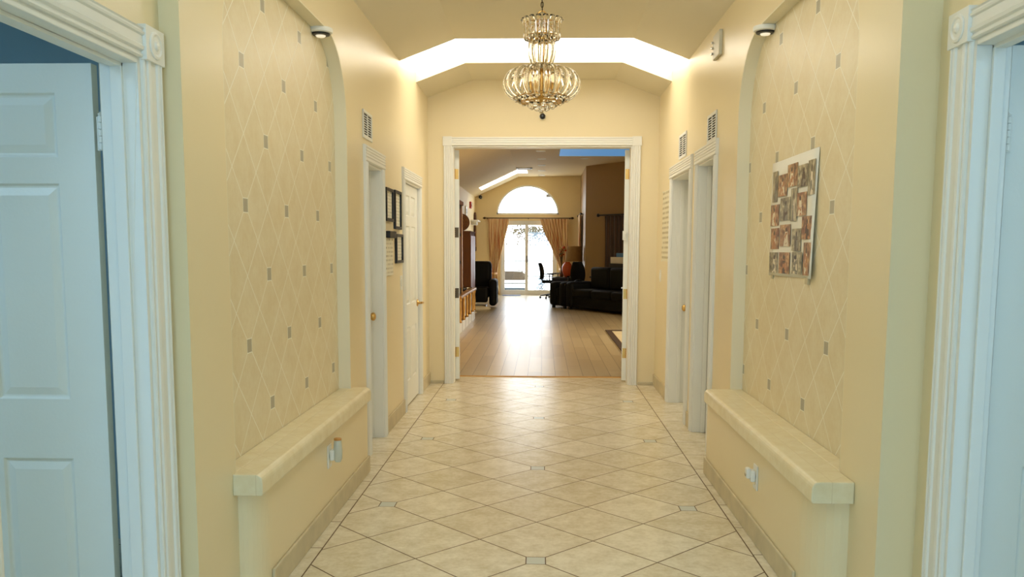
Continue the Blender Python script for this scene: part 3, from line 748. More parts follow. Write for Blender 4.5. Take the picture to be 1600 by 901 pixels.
tp = mat('beige_tape', (205, 190, 150), .4); MB().box(1.188, 1.1945, 4.47, 4.50, 1.200, 1.222).build('tape', tp, rt); MB().box(1.184, 1.1945, 3.87, 3.91, 1.195, 1.225).build('tape', tp, rt)

# ------------------------------------------------------------------ living room shell
def lceil(x, y): return 2.82 + (3.41 - 2.82) * (x + 1.96) / 1.26 if x < -.70 else 3.42
wm = mat('warm_cream_wall_paint', (240, 218, 164), .6, var=.02)
shell('wall_left_living', MB().box(-2.16, -1.96, 8.65, 25.12, 0, 3.5), wm, 'cream left wall of the living room beyond the doorway')
shell('wall_right_living', MB().box(4.0, 4.2, 8.65, 20.0, 0, 3.6), wm, 'cream right wall of the living room, out of view')
# garden wall with arched window and sliding door openings
AX, AZ, AR, AH = -.432, 2.335, .905, .84
SX0, SX1, SZ = -1.22, .42, 2.16
mb = MB(); Y0, Y1 = 25.0, 25.12
mb.box(-1.96, SX0, Y0, Y1, 0, SZ).box(SX1, 1.4, Y0, Y1, 0, SZ).box(-1.96, 1.4, Y0, Y1, SZ, AZ)
K = 24; xs = [AX - AR * math.cos(PI * i / K) for i in range(K + 1)]; zs = [AZ + AH * math.sin(PI * i / K) for i in range(K + 1)]
mb.box(-1.96, xs[0], Y0, Y1, AZ, 3.6).box(xs[-1], 1.4, Y0, Y1, AZ, 3.6)
for i in range(K): mb.prism([(xs[i], zs[i]), (xs[i + 1], zs[i + 1]), (xs[i + 1], 3.6), (xs[i], 3.6)], 1, Y0, Y1)
shell('wall_garden', mb, wm, 'cream far wall of the living room with arched window and sliding door')
mb = MB(); mb.prism([(1.09, 25.0), (1.09, 22.0), (4.1, 18.45), (4.1, 19.0), (1.4, 22.25), (1.4, 25.0)], 2, 0, 3.6)
shell('wall_alcove', mb, mat('tan_wall_paint', (150, 116, 62), .5, var=.03), 'tan wall of the living room behind the black sofas')
mb = MB(); mb.prism([(-2.16, 2.727), (-.70, 3.41), (-.70, 3.62), (-2.16, 3.62)], 1, 8.65, 25.12); mb.prism([(-.70, 3.41), (4.2, 3.47), (4.2, 3.62), (-.70, 3.62)], 1, 8.65, 25.12)
shell('ceiling', mb, mat('warm_cream_ceiling_paint', (226, 204, 156), .8, var=.02), 'cream living room ceiling sloping down to the left', 'ceiling')
# skylights of the living room
sk = emis('skylight_pane_white', (250, 252, 255), 3.0)
def slope(x): return 3.41 + (x + .70) * .4682 - .012 if x < -.7 else 3.398
rt = empty('window_2', (-1.1, 23.1, 3.2), 'white glowing skylight strip on the sloping living room ceiling', 'skylight', kind='structure')
mb = MB(); mb.prism([(-1.68, slope(-1.68)), (-.70, 3.398), (-.42, 3.398), (-.42, 3.41), (-.70, 3.41), (-1.68, slope(-1.68) + .012)], 1, 22.85, 23.7); mb.build('pane', sk, rt)
rt = empty('window_3', (1.1, 18.7, 3.4), 'blue sky-coloured skylight pane at the top of the living room ceiling', 'skylight', kind='structure')
MB().box(.36, 2.2, 18.0, 19.42, 3.405, 3.425).build('pane', emis('skylight_pane_blue', (84, 136, 186), .9), rt)

# arched window
rt = empty('window_4', (AX, 25.05, AZ), 'bright half-round window above the sliding garden door', 'window', kind='structure')
mb = MB(); rows = []
for i in range(K + 1):
    a = PI * i / K; c, s_ = -math.cos(a), math.sin(a)
    rows.append([(AX + (AR) * c, 25.03, AZ + AH * s_), (AX + (AR - .045) * c, 25.03, AZ + (AH - .045) * s_), (AX + (AR - .045) * c, 25.09, AZ + (AH - .045) * s_), (AX + AR * c, 25.09, AZ + AH * s_)])
mb.grid(rows, closed=True); mb.box(AX - AR, AX + AR, 25.03, 25.09, AZ, AZ + .045); mb.build('frame', M['trim'], rt)
def glass_mat():
    m, nt, b, tc, g = base_mat('window_glass'); nt.nodes.remove(b); out = nt.nodes['Material Output']
    t = nn(nt, 'ShaderNodeBsdfTransparent'); gl = nn(nt, 'ShaderNodeBsdfGlossy'); gl.inputs['Roughness'].default_value = .02; mx_ = nn(nt, 'ShaderNodeMixShader')
    mx_.inputs[0].default_value = .06; nt.links.new(t.outputs[0], mx_.inputs[1]); nt.links.new(gl.outputs[0], mx_.inputs[2]); nt.links.new(mx_.outputs[0], out.inputs[0]); return m
wglass = glass_mat()
mb = MB(); mb.prism([(AX - (AR - .02) * math.cos(PI * i / K), AZ + .02 + (AH - .04) * math.sin(PI * i / K)) for i in range(K + 1)], 1, 25.055, 25.062); mb.build('pane', wglass, rt)
MB().box(AX + .53, AX + .70, 25.052, 25.054, 2.83, 2.92).build('sticker', mat('grey_sticker', (200, 205, 210), .5), rt)
# sliding door
rt = empty('door_8', ((SX0 + SX1) / 2, 25.06, 0), 'white framed sliding glass garden door between the gold curtains', 'sliding door', kind='structure')
mb = MB(); mb.box(SX0, SX0 + .05, 25.01, 25.1, 0, SZ).box(SX1 - .05, SX1, 25.01, 25.1, 0, SZ).box(SX0 + .05, SX1 - .05, 25.01, 25.1, SZ - .06, SZ).box(SX0 + .05, SX1 - .05, 25.01, 25.1, 0, .05)
mb.build('frame', M['trim'], rt)
mx = -.46
def sash(x0, x1, y):
    mb = MB(); b = .075; mb.box(x0, x0 + b, y, y + .035, .05, SZ - .06).box(x1 - b, x1, y, y + .035, .05, SZ - .06).box(x0 + b, x1 - b, y, y + .035, .05, .15).box(x0 + b, x1 - b, y, y + .035, SZ - .13, SZ - .06)
    s_ = mb.build('sash', M['trim'], rt); MB().box(x0 + b, x1 - b, y + .014, y + .020, .15, SZ - .13).build('pane', wglass, s_)
sash(SX0 + .05, mx + .03, 25.055); sash(mx - .03, SX1 - .05, 25.018)
MB().box(mx + .0, mx + .02, 24.995, 25.018, .95, 1.15).build('door_handle', M['black'], rt, bevel=.004)

# garden outside
shell('floor', MB().box(-9, 9, 25.12, 36, -.12, -.02), mat('pale_patio_concrete', (235, 235, 232), .8), 'pale concrete patio outside the sliding garden door', 'patio')
rt = empty('patio_fence', (0, 28.6, -.02), 'thin grey horizontal rail fence outside behind the wicker bench', 'fence')
wf = mat('grey_fence_paint', (88, 92, 92), .5)
for z in (.42, .93): MB().box(-4, 4, 28.58, 28.61, z, z + .035).build('rail', wf, rt)
for x in (-3, -.5, 2): MB().box(x - .03, x + .03, 28.61, 28.66, -.02, 1.0).build('post', wf, rt)
wick = mat('brown_wicker', (66, 56, 44), .7, var=.6, scale=60, bmp=.6, bscale=90)
rt = empty('patio_bench', (-1.1, 26.6, -.02), 'wicker bench with grey-blue seat cushion seen through the left door pane', 'bench')
mb = MB(); pts = [(-1.9, .36), (-.56, .36), (-.50, .44), (-.52, .56), (-.64, .64), (-1.9, .68)]; mb.prism(pts, 1, 26.85, 26.9); mb.build('backrest', wick, rt, bevel=.01)
MB().tube([(-1.9, 26.87, .70), (-.66, 26.87, .67), (-.50, 26.87, .58), (-.46, 26.87, .40), (-.46, 26.87, 0)], .018, 8).build('back_frame', mat('grey_bench_frame', (110, 108, 100), .5), rt, smooth=True)
MB().box(-1.95, -.50, 26.35, 26.88, .02, .14).build('cushion', mat('slate_cushion', (34, 46, 54), .8, var=.3, scale=20), rt, bevel=.04)
mb = MB(); mb.box(-1.95, -.46, 26.3, 26.34, .27, .31); mb.build('arm_rail', wf, rt)
for x in (-1.92, -.48): 
    for y in (26.33, 26.86): MB().box(x - .02, x + .02, y - .02, y + .02, -.02, .3).build('leg', wf, rt)
rt = empty('garden_tree', (-.4, 31.0, -.02), 'slender tree with sparse green-brown leaves outside the sliding door', 'tree')
bark = mat('grey_bark', (120, 106, 90), .8)
MB().tube([(1.6, 31, -.02), (1.5, 31, 1.2), (1.1, 31.05, 2.0), (.6, 31, 2.2)], [.07, .055, .04, .02], 8).build('trunk', bark, rt, smooth=True)
mb = MB(); br = []
for k in range(9):
    x = -1.2 + k * .2; mb.tube([(.7, 31, 2.2), ((x + .7) / 2, 31, 2.2 - random.uniform(0, .1)), (x, 31 + random.uniform(-.2, .2), 1.75 + random.uniform(-.15, .2))], [.014, .009, .004], 5)
mb.build('branches', bark, rt)
mb = MB()
for k in range(300):
    x = random.gauss(-.35, .5); z = 1.95 + random.gauss(0, .17); y = 31 + random.uniform(-.25, .25)
    if not -1.5 < x < .8: continue
    a = random.uniform(0, 2 * PI); l = random.uniform(.05, .085); ux, uz = math.cos(a) * l, math.sin(a) * l; vx, vz = -uz * .4, ux * .4
    mb.face(mb.verts([(x - ux, y, z - uz), (x + vx, y + .01, z + vz), (x + ux, y, z + uz), (x - vx, y - .01, z - vz)]))
mb.build('foliage', mat('olive_leaves', (58, 50, 26), .6, var=.4, scale=12), rt)
rt = empty('garden_shrub', (-.02, 27.6, -.02), 'pale blue-grey shrub outside the right glass pane behind the desk chair', 'shrub')
mb = MB()
for k in range(420):
    a = random.uniform(0, 2 * PI); r = random.uniform(0, .22); x, y, z = -.02 + r * math.cos(a), 27.6 + r * math.sin(a), random.uniform(0, .42)
    b = random.uniform(0, PI); l = random.uniform(.03, .05); mb.face(mb.verts([(x - l * math.cos(b), y, z - l * math.sin(b)), (x + .012, y + .012, z), (x + l * math.cos(b), y, z + l * math.sin(b)), (x - .012, y - .012, z)]))
mb.build('foliage', mat('blue_grey_leaves', (100, 112, 124), .7, var=.3, scale=20), rt)

# ------------------------------------------------------------------ curtains
def curtain_mat(name, a, b):
    m, nt, bs, tc, g = base_mat(name); mp = nn(nt, 'ShaderNodeMapping'); mp.inputs['Scale'].default_value = (42, 1, 1.0); nt.links.new(tc.outputs['Object'], mp.inputs[0])
    n = g.noise(mp.outputs[0], 1.0, 3); nt.links.new(g.mix(g.m('MULTIPLY_ADD', n, 3.6, -1.3, clamp=True), lin(a), lin(b)), bs.inputs['Base Color'])
    bs.inputs['Roughness'].default_value = .6; bs.inputs['Sheen Weight'].default_value = .2
    return m
gold = curtain_mat('gold_striped_curtain', (186, 108, 44), (238, 216, 160))
brown = curtain_mat('brown_curtain', (52, 34, 20), (84, 56, 34))
def curtain(prof, y, folds, m, amp=.035, name='panel', parent=None, ax='x'):
    """prof: list of (z, x_left, x_right) from top to bottom"""
    n = folds * 8; rows = []
    zs = []
    for (z0, l0, r0), (z1, l1, r1) in zip(prof, prof[1:]):
        for k in range(6):
            t = k / 6; zs.append((z0 + (z1 - z0) * t, l0 + (l1 - l0) * t, r0 + (r1 - r0) * t))
    zs.append(prof[-1])
    for j, (z, l, r) in enumerate(zs):
        row = []
        for i in range(n + 1):
            s_ = i / n; ph = s_ * folds * 2 * PI
            row.append((l + (r - l) * s_ + .006 * math.sin(ph * 2 + j * .3), y + amp * math.sin(ph + .25 * math.sin(j * .35)) * (.7 + .3 * math.sin(i * 1.7)), z))
        rows.append(row)
    mb = MB(); mb.grid(rows); return mb.build(name, m, parent, smooth=True, solid=.006)
def smoothprof(top, mid, bot, za, zb, zc, side):
    P = []
    for i in range(9):
        t = i / 8; e = t * t * (3 - 2 * t) * .35 + t * .65; P.append((za + (zb - za) * t, top[0] + (mid[0] - top[0]) * e, top[1] + (mid[1] - top[1]) * e))
    for i in range(1, 5):
        t = i / 4; P.append((zb + (zc - zb) * t, mid[0] + (bot[0] - mid[0]) * t, mid[1] + (bot[1] - mid[1]) * t))
    return P
YC = 24.85
rt = empty('curtain', (-1.3, YC, 0), 'gold striped curtain tied back at the left of the garden door', 'curtain', 'gold curtains of the garden door')
curtain(smoothprof((-1.58, -.96), (-1.50, -1.32), (-1.54, -1.24), 2.207, .62, .03, 0), YC, 8, gold, parent=rt, amp=.03)
MB().lathe([(.10, .60), (.105, .63), (.10, .66)], (-1.41, YC, 0), 16).build('tieback', gold, rt, smooth=True)
rt = empty('curtain', (.4, YC, 0), 'gold striped curtain swept to the right of the garden door behind the flowers', 'curtain', 'gold curtains of the garden door')
curtain(smoothprof((-.08, .72), (.50, .72), (.46, .74), 2.207, .75, .03, 0), YC, 9, gold, parent=rt, amp=.03)
MB().lathe([(.12, .73), (.125, .76), (.12, .79)], (.60, YC, 0), 16).build('tieback', gold, rt, smooth=True)
def rod(p0, p1, label, m, r=.014):
    rt = empty('curtain_rod', p0, label, 'curtain rod'); p0, p1 = Vector(p0), Vector(p1); d = (p1 - p0).normalized()
    MB().tube([p0, p1], r, 10).build('pole', m, rt, smooth=True, auto=50)
    for p, s in ((p0, -1), (p1, 1)):
        MB().tube([p + d * s * t for t in (0, .02, .03, .06, .085, .11)], [r, r * 1.1, r * 2.0, r * 2.5, r * 1.5, r * .2], 10).build('finial', m, rt, smooth=True)
    return rt
bz = mat('dark_bronze_rod', (70, 50, 30), .4, .6)
rt = rod((-1.62, 24.85, 2.225), (.80, 24.85, 2.225), 'long bronze curtain rod above the sliding garden door', bz)
mb = MB(); [mb.box(x - .012, x + .012, 24.85, 25.0, 2.20, 2.24) for x in (-1.6, -.41, .78)]; mb.build('bracket', bz, rt)
# small side curtain on the alcove return and the dark curtain
rt = rod((1.02, 23.1, 2.28), (1.02, 24.7, 2.28), 'short bronze curtain rod on the side wall right of the garden door', bz)
mb = MB(); [mb.box(1.02, 1.09, y - .012, y + .012, 2.27, 2.29) for y in (23.2, 24.6)]; mb.build('bracket', bz, rt)
rt = empty('curtain', (1.0, 23.9, 0), 'narrow gold curtain on the side wall right of the garden door', 'curtain')
o = curtain([(2.262, 0, .95), (1.2, .03, .93), (.05, .0, .95)], 0, 9, gold, parent=None, amp=.035)
o.parent = rt; o.rotation_euler = (0, 0, PI / 2); o.location = (.02, -.55, 0)
dv = Vector((3.01, -3.55, 0)).normalized()
def onwall(t, off, z): p = Vector((1.09, 22.0, 0)) + dv * t + Vector((-dv.y, dv.x, 0)) * -off * -1; return (p.x, p.y, z)
nrm = Vector((-.763, -.647, 0))
def aw(t, off, z): p = Vector((1.09, 22.0, z)) + dv * t + nrm * off; return (p.x, p.y, z)
rt = rod(aw(.62, .10, 2.18), aw(2.3, .10, 2.18), 'black curtain rod on the tan wall behind the sofas', M['black'], .018)
rt = empty('curtain', aw(1.3, .08, 0), 'dark brown curtain on the tan wall behind the sofas', 'curtain')
o = curtain([(2.158, -.52, .9), (1.2, -.50, .9), (.05, -.52, .9)], 0, 11, brown, parent=None, amp=.03); o.parent = rt; o.rotation_euler = (0, 0, math.atan2(dv.y, dv.x))

# ------------------------------------------------------------------ living room furniture
LT = M['leather']
def rbox(x0, x1, y0, y1, z0, z1, name, m, parent, b=.06, f=None, sub=0):
    return MB(f).box(x0, x1, y0, y1, z0, z1).build(name, m, parent, bevel=b, seg=4, smooth=True, auto=60)
# recliner, front towards the camera
rt = empty('recliner', (-1.52, 19.75, 0), 'large black leather recliner beside the ornate console on the left', 'armchair')
rbox(-1.86, -1.18, 19.85, 20.15, .30, 1.06, 'backrest', LT, rt, .09); rbox(-1.84, -1.20, 19.35, 19.9, .22, .48, 'seat', LT, rt, .08)
for a in (-2.0 + .06, -1.20): rbox(a, a + .17, 19.28, 20.1, .06, .66, 'armrest', LT, rt, .07)
rbox(-1.80, -1.22, 19.20, 19.36, .14, .46, 'footrest', LT, rt, .06); MB().box(-1.72, -1.28, 19.4, 19.9, 0, .07).build('base', M['black'], rt)
tag(MB().lathe([(.30, 0), (.34, .03), (.32, .06), (.2, .085), (.001, .09)], (0, 0, 0), 28).build('lit_floor_oval', mat('cream_lit_floor', (226, 214, 184), .8, var=.1), smooth=True), 'flat cream oval standing in for the lit floor in front of the recliner', 'cushion')  # no cushion here, the oval stands in for lit floor
o = bpy.data.objects['lit_floor_oval']; o.location = (-1.47, 18.85, 0); o.scale = (1, .55, 1)  # pale oval added to imitate lit floor showing under the footrest

# sectional black sofas along a slanting line
ang = math.atan2(17.55 - 19.8, 1.50 - .17)
def sofa_f(ox, oy, a):
    ca, sa = math.cos(a), math.sin(a); return lambda x, y, z: (ox + x * ca - y * sa, oy + x * sa + y * ca, z)
def sofa(ox, oy, a, L, label, hb, ha, n, D=.92):
    f = sofa_f(ox, oy, a); rt = empty('sofa', (ox, oy, 0), label, 'sofa', 'black leather sofas')
    rbox(.04, L - .04, .06, D - .04, .06, .30, 'base', LT, rt, .03, f)
    rbox(.0, L, D - .26, D, .10, hb, 'backrest', LT, rt, .09, f)
    for x in (0, L - .24): rbox(x, x + .24, .0, D - .05, .05, ha, 'armrest', LT, rt, .085, f)
    w_ = (L - .48) / n
    for k in range(n):
        rbox(.24 + k * w_ + .005, .24 + (k + 1) * w_ - .005, .03, D - .25, .28, .47, 'seat_cushion', LT, rt, .05, f)
        rbox(.24 + k * w_ + .01, .24 + (k + 1) * w_ - .01, D - .42, D - .20, .45, hb + .03, 'back_cushion', LT, rt, .07, f)
    for x in (.06, L - .12):
        for y in (.06, D - .12): MB(f).box(x, x + .06, y, y + .06, 0, .07).build('foot', M['black'], rt)
    return rt
sofa(.15, 19.85, ang, .66, 'low black leather end seat with rounded arm in front of the desk chairs', .61, .60, 1)
sofa(.51, 19.26, ang, 2.7, 'high-backed black leather sofa nearest the doorway on the right', .92, .62, 3)
# office chairs
def office_chair(x, y, rz, label, hb=.97, wide=.46):
    rt = empty('office_chair', (x, y, 0), label, 'office chair', 'black office chairs'); bk = M['black']
    f = lambda a, b, c: (x + a * math.cos(rz) - b * math.sin(rz), y + a * math.sin(rz) + b * math.cos(rz), c)
    rbox(-.24, .24, -.24, .22, .42, .50, 'seat', LT, rt, .035, f)
    rows = []
    for j in range(9):
        t = j / 8; ww = wide / 2 * (math.sin(PI * (.22 + .66 * t)) ** .6); z = .52 + (hb - .52) * t; yb = .24 + .05 * t - .03 * math.sin(PI * t)
        rows.append([(ww * math.sin(q) if False else ww * (2 * i / 8 - 1), yb - .05 * (1 - (2 * i / 8 - 1) ** 2) * -1, z) for i, q in enumerate([0] * 9)])
    MB(f).grid(rows).build('backrest', LT, rt, smooth=True, solid=.055, bevel=.015)
    MB(f).tube([(0, .02, .43), (0, .22, .46), (0, .30, .62)], .018, 8).build('back_bracket', bk, rt, smooth=True)
    MB(f).tube([(0, 0, .12), (0, 0, .43)], .028, 12).build('gas_column', bk, rt, smooth=True, auto=50)
    for sgn in (-1, 1): MB(f).tube([(sgn * .2, 0, .45), (sgn * .29, 0, .50), (sgn * .29, .0, .66), (sgn * .28, -.12, .67), (sgn * .28, .14, .67)], .018, 8).build('armrest', bk, rt, smooth=True)
    for k in range(5):
        a = 2 * PI * k / 5 + .3; ex, ey = .29 * math.cos(a), .29 * math.sin(a)
        l_ = MB(f).tube([(0, 0, .12), (ex, ey, .075)], [.026, .016], 8).build('leg', bk, rt, smooth=True)
        MB(f).lathe([(.02, -.022), (.028, -.02), (.028, .02), (.02, .022)], (ex, ey, .028), 12, axis=0).build('caster', bk, l_, smooth=True, auto=40)
office_chair(.24, 23.45, math.radians(82), 'black office chair seen side-on in front of the right door pane')
office_chair(.93, 21.1, math.radians(165), 'round-backed black office chair beside the lamp', 1.04, .36)
# desk
rt = empty('desk', (.62, 22.9, 0), 'dark desk between the two black office chairs', 'desk'); dk = mat('dark_desk_wood', (34, 26, 22), .4, var=.2)
MB().box(.25, 1.0, 22.5, 23.08, .56, .60).build('desk_top', dk, rt, bevel=.005)
for x in (.27, .94):
    for y in (22.53, 23.01): MB().box(x, x + .04, y, y + .04, 0, .56).build('leg', dk, rt)
MB().box(.31, .94, 23.03, 23.05, .18, .56).build('modesty_panel', dk, rt)
rt = empty('table_lamp', (.84, 22.85, .60), 'table lamp with wide tan tapered shade on the dark desk', 'lamp')
sh = mat('tan_linen_shade', (150, 116, 66), .8, var=.25, scale=14, trans=.0)
MB().lathe([(.07, .60), (.075, .62), (.03, .64), (.02, .70), (.045, .78), (.05, .86), (.02, .93), (.01, 1.02)], (.84, 22.85, 0), 20).build('base', mat('lamp_ceramic', (90, 60, 40), .3), rt, smooth=True, auto=50)
mb = MB(); rows = []
for r, z in ((.225, 1.02), (.185, 1.42), (.182, 1.42), (.222, 1.02)): rows.append([(.84 + r * math.cos(a * PI / 14), 22.85 + r * math.sin(a * PI / 14), z) for a in range(28)])
rows.append(rows[0]); mb.grid(rows, closed=True).build('lamp_shade', sh, rt, smooth=True, auto=40)
MB().tube([(.84, 22.85, .98), (.84, 22.85, 1.38), (.84, 22.85, 1.44)], .005, 6).build('harp', M['brass'], rt)
tag(MB().lathe([(.06, .601), (.10, .66), (.135, .76), (.14, .86), (.11, .95), (.07, .985), (.075, 1.01), (.06, 1.01), (.055, .99)], (.66, 22.65, 0), 24).build('vase', mat('orange_red_glaze', (190, 82, 36), .3, var=.25, scale=12), smooth=True), 'rounded orange-red vase on the dark desk below the lamp shade', 'vase')
rt = empty('flower_arrangement', (.55, 22.9, .60), 'tall dried flower arrangement in a narrow vase left of the orange vase', 'flower arrangement')
MB().lathe([(.04, .601), (.05, .65), (.035, .75), (.03, .86), (.04, .88)], (.52, 22.95, 0), 16).build('vase', mat('brown_glaze', (120, 78, 44), .4), rt, smooth=True)
mb = MB()
for k in range(14):
    a = random.uniform(0, 2 * PI); r = random.uniform(0, .1); mb.tube([(.52, 22.95, .8), (.52 + r * math.cos(a) * .5, 22.95 + r * math.sin(a) * .5, 1.1), (.52 + r * math.cos(a), 22.95 + r * math.sin(a), 1.3 + random.uniform(-.1, .08))], .005, 5)
mb.build('stems', mat('olive_stems', (96, 84, 44), .7), rt)
for i, c in enumerate([(150, 96, 44), (184, 150, 96), (196, 70, 30)]):
    mb = MB()
    for k in range(9):
        a = random.uniform(0, 2 * PI); r = random.uniform(0, .1); mb.ball((.52 + r * math.cos(a) + (.05 if i == 2 else 0), 22.95 + r * math.sin(a), random.uniform(1.15, 1.4)), random.uniform(.022, .04), 8, 6)
    mb.build('blossoms', mat('dried_blossom', c, .8, var=.4, scale=30), rt, smooth=True)
tag(MB().box(.33, .50, 22.6, 22.85, .70, .72).box(.40, .43, 22.7, 22.75, .62, .70).box(.35, .48, 22.64, 22.82, .601, .62).build('desk_stand', mat('slate_plastic', (70, 78, 84), .4), bevel=.004), 'small slate-grey stand on the left end of the dark desk', 'desk stand')
# cabinet with boxes
rt = empty('side_cabinet', (1.85, 19.3, 0), 'dark side cabinet at the right edge of the doorway behind the sofa', 'cabinet')
# placed between the sofas, top just above the sofa back
fC = sofa_f(1.54, 19.56, ang)
MB(fC).box(0, .85, -.02, .30, 0, 1.0).build('body', dk, rt, bevel=.006); MB(fC).box(-.01, .86, -.03, .31, 1.0, 1.025).build('top', dk, rt, bevel=.004)
MB(fC).box(.02, .42, -.035, -.02, .05, .88).build('door', dk, rt, bevel=.003); MB(fC).box(.43, .83, -.035, -.02, .05, .88).build('door', dk, rt, bevel=.003)
tag(MB(fC).box(.02, .70, -.01, .28, 1.026, 1.17).build('storage_box', mat('white_cardboard', (236, 230, 208), .6), bevel=.01), 'white flat box on the dark side cabinet behind the sofa', 'box')
tag(MB(fC).box(.20, .66, .02, .26, 1.171, 1.26).build('tissue_box', mat('blue_cardboard', (74, 124, 170), .5), bevel=.008), 'blue box on top of the white flat box', 'box')

# rug
rt = empty('area_rug', (2.3, 12.5, 0), 'cream rug with dark border at the right of the living room', 'rug')
def par(x0, x1, y0, y1): return [(x0, y0), (x1, y0), (x1, y1), (x0, y1)]
MB().box(1.06, 3.4, 10.0, 14.25, .0, .010).build('border', mat('dark_brown_pile', (66, 48, 34), .95), rt)
MB().box(1.15, 3.3, 10.1, 14.0, .010, .0135).build('field', mat('cream_pile', (206, 194, 164), .95, var=.15, scale=8), rt)
tag(MB().box(-1.15, -.62, 24.55, 24.92, .0, .015).build('door_mat', mat('slate_blue_mat', (110, 124, 150), .9)), 'slate blue mat at the foot of the sliding garden door', 'mat')

# left side: ornate console, tall cabinet, floor lamp post, wall ornaments
wd = mat('red_brown_wood', (120, 62, 30), .4, var=.35, scale=14, stretch=(1, 1, 5))
dw = mat('dark_brown_wood', (88, 52, 24), .75, var=.3, scale=10, stretch=(1, 1, .3))
gd = mat('antique_gold', (190, 146, 78), .35, .6, var=.3, scale=30)
wt = mat('white_tile_base', (222, 222, 212), .3)
rt = empty('ornate_console', (-1.6, 15, 0), 'ornate red-brown and gold console on a white tiled base along the left wall', 'console')
X0 = -1.30
mb = MB(); mb.box(-1.94, X0, 13.45, 16.5, 0, .17); mb.build('tiled_base', wt, rt, bevel=.004)
mb = MB(); [mb.box(X0 - .002, X0 + .0015, y, y + .012, 0, .17) for y in (13.9, 14.5, 15.1, 15.7, 16.3)]; mb.build('grout_lines', mat('grey_grout', (120, 120, 116), .8), rt)
MB().box(-1.94, X0 - .03, 13.5, 16.45, .17, .56).build('body', wd, rt, bevel=.005)
MB().box(-1.95, X0 + .03, 13.44, 16.52, .56, .60).build('top', gd, rt, bevel=.008)
for y in (13.5, 14.12, 14.74, 15.36, 15.98, 16.36):
    MB().tube([(X0 - .005, y + .04, z) for z in (.17, .2, .25, .35, .47, .52, .56)], [.035, .028, .02, .03, .02, .028, .035], 10).build('column', gd, rt, smooth=True)
for i, y in enumerate((13.62, 14.24, 14.86, 15.48)):
    d = MB().box(X0 - .03, X0 - .012, y, y + .44, .20, .53).build('door', wt if i % 2 else gd, rt, bevel=.006); MB().ball((X0 - .006, y + .06, .37), .014).build('knob', gd, d, smooth=True)
tag(MB().lathe([(.12, .60), (.16, .61), (.17, .635), (.155, .63), (.11, .612), (.001, .612)], (-1.47, 15.9, .001), 24).build('metal_tray', M['chrome'], smooth=True), 'round silver tray on the far end of the ornate console', 'tray')
tag(MB().lathe([(.05, .602), (.09, .63), (.095, .66), (.09, .66), (.05, .62)], (-1.42, 15.1, 0), 20).build('metal_bowl', mat('dark_pewter', (70, 70, 72), .3, .8), smooth=True), 'dark pewter bowl in the middle of the ornate console', 'bowl')
rt = empty('tall_cabinet', (-1.65, 14.0, .60), 'very tall dark brown cabinet standing on the ornate console', 'cabinet')
MB().box(-1.94, -1.36, 13.75, 14.45, .601, 2.06).build('body', mat('near_black_wood', (26, 20, 16), .8), rt, bevel=.006)
MB().box(-1.95, -1.33, 13.72, 14.50, 2.06, 2.13).build('cornice', dw, rt, bevel=.012); MB().box(-1.375, -1.345, 14.40, 14.47, .601, 2.06).build('corner_post', gd, rt, bevel=.005)
for k in range(3): MB().box(-1.362, -1.352, 13.8, 14.36, .7 + k * .45, 1.1 + k * .45).build('door', dw, rt, bevel=.004)
rt = empty('wooden_hutch', (-1.65, 16.8, 0), 'brown wooden hutch behind the tall dark cabinet on the left', 'hutch')
MB().box(-1.94, -1.40, 16.62, 17.7, 0, 1.66).build('body', dw, rt, bevel=.006); MB().box(-1.95, -1.385, 16.6, 17.72, 1.66, 1.69).build('top', dw, rt, bevel=.005)
for y in (16.66, 17.2): MB().box(-1.40, -1.385, y, y + .48, .08, 1.6).build('door', wd, rt, bevel=.004)
rt = empty('woven_plaque', (-1.6, 17.0, 1.69), 'round woven brown plaque leaning upright on the wooden hutch', 'plaque')
mb = MB().lathe([(.001, -.01), (.155, -.012), (.170, 0), (.155, .012), (.001, .01)], (-1.60, 16.9, 1.86), 28, axis=1); mb.build('disc', mat('woven_brown_fibre', (112, 76, 42), .8, var=.5, scale=40, bmp=.5, bscale=60), rt, smooth=True, auto=50)
mb = MB(); [mb.tube([(-1.60 + r * math.cos(i * PI / 14), 16.887, 1.86 + r * math.sin(i * PI / 14)) for i in range(29)], .006, 5, caps=False) for r in (.05, .09, .125, .16)]; mb.build('rings', dw, rt, smooth=True)
rt = empty('floor_lamp', (-1.42, 17.95, 0), 'slim pole lamp with white top beside the wooden hutch', 'floor lamp')
MB().lathe([(.14, 0), (.14, .015), (.03, .03), (.014, .05)], (-1.52, 18.0, 0), 20).build('base', M['trim'], rt, smooth=True, auto=40)
MB().tube([(-1.52, 18.0, .03), (-1.52, 18.0, 1.60)], .014, 10).build('pole', M['trim'], rt, smooth=True)
MB().lathe([(.02, 1.58), (.06, 1.62), (.075, 1.68), (.06, 1.70), (.02, 1.66)], (-1.52, 18.0, 0), 18).build('lamp_head', M['white'], rt, smooth=True)
# wall things at the far end of the left wall
f = side_map(-1.96, -1)
rt = empty('fire_alarm', (-1.96, 23.2, 2.4), 'small red fire alarm high on the far left wall of the living room', 'fire alarm')
MB(f).box(23.05, 23.32, -.05, 0, 2.42, 2.60).build('housing', mat('alarm_red', (190, 50, 30), .4), rt, bevel=.01); MB(f).lathe([(.05, -.05), (.045, -.07), (.001, -.075)], (23.18, 0, 2.51), 14, axis=1).build('strobe', M['white'], rt, smooth=True)
rt = empty('thermostat', (-1.96, 21.9, 2.2), 'grey and white control box on the far left wall left of the fire alarm', 'thermostat')
MB(f).box(21.75, 22.1, -.03, 0, 2.17, 2.42).build('housing', M['white'], rt, bevel=.008); MB(f).box(21.80, 22.05, -.034, -.029, 2.24, 2.36).build('screen', mat('grey_screen', (130, 140, 140), .3), rt)
rt = empty('wall_shelf', (-1.96, 24.2, 2.1), 'small white corbel shelf on the far left wall near the corner', 'shelf')
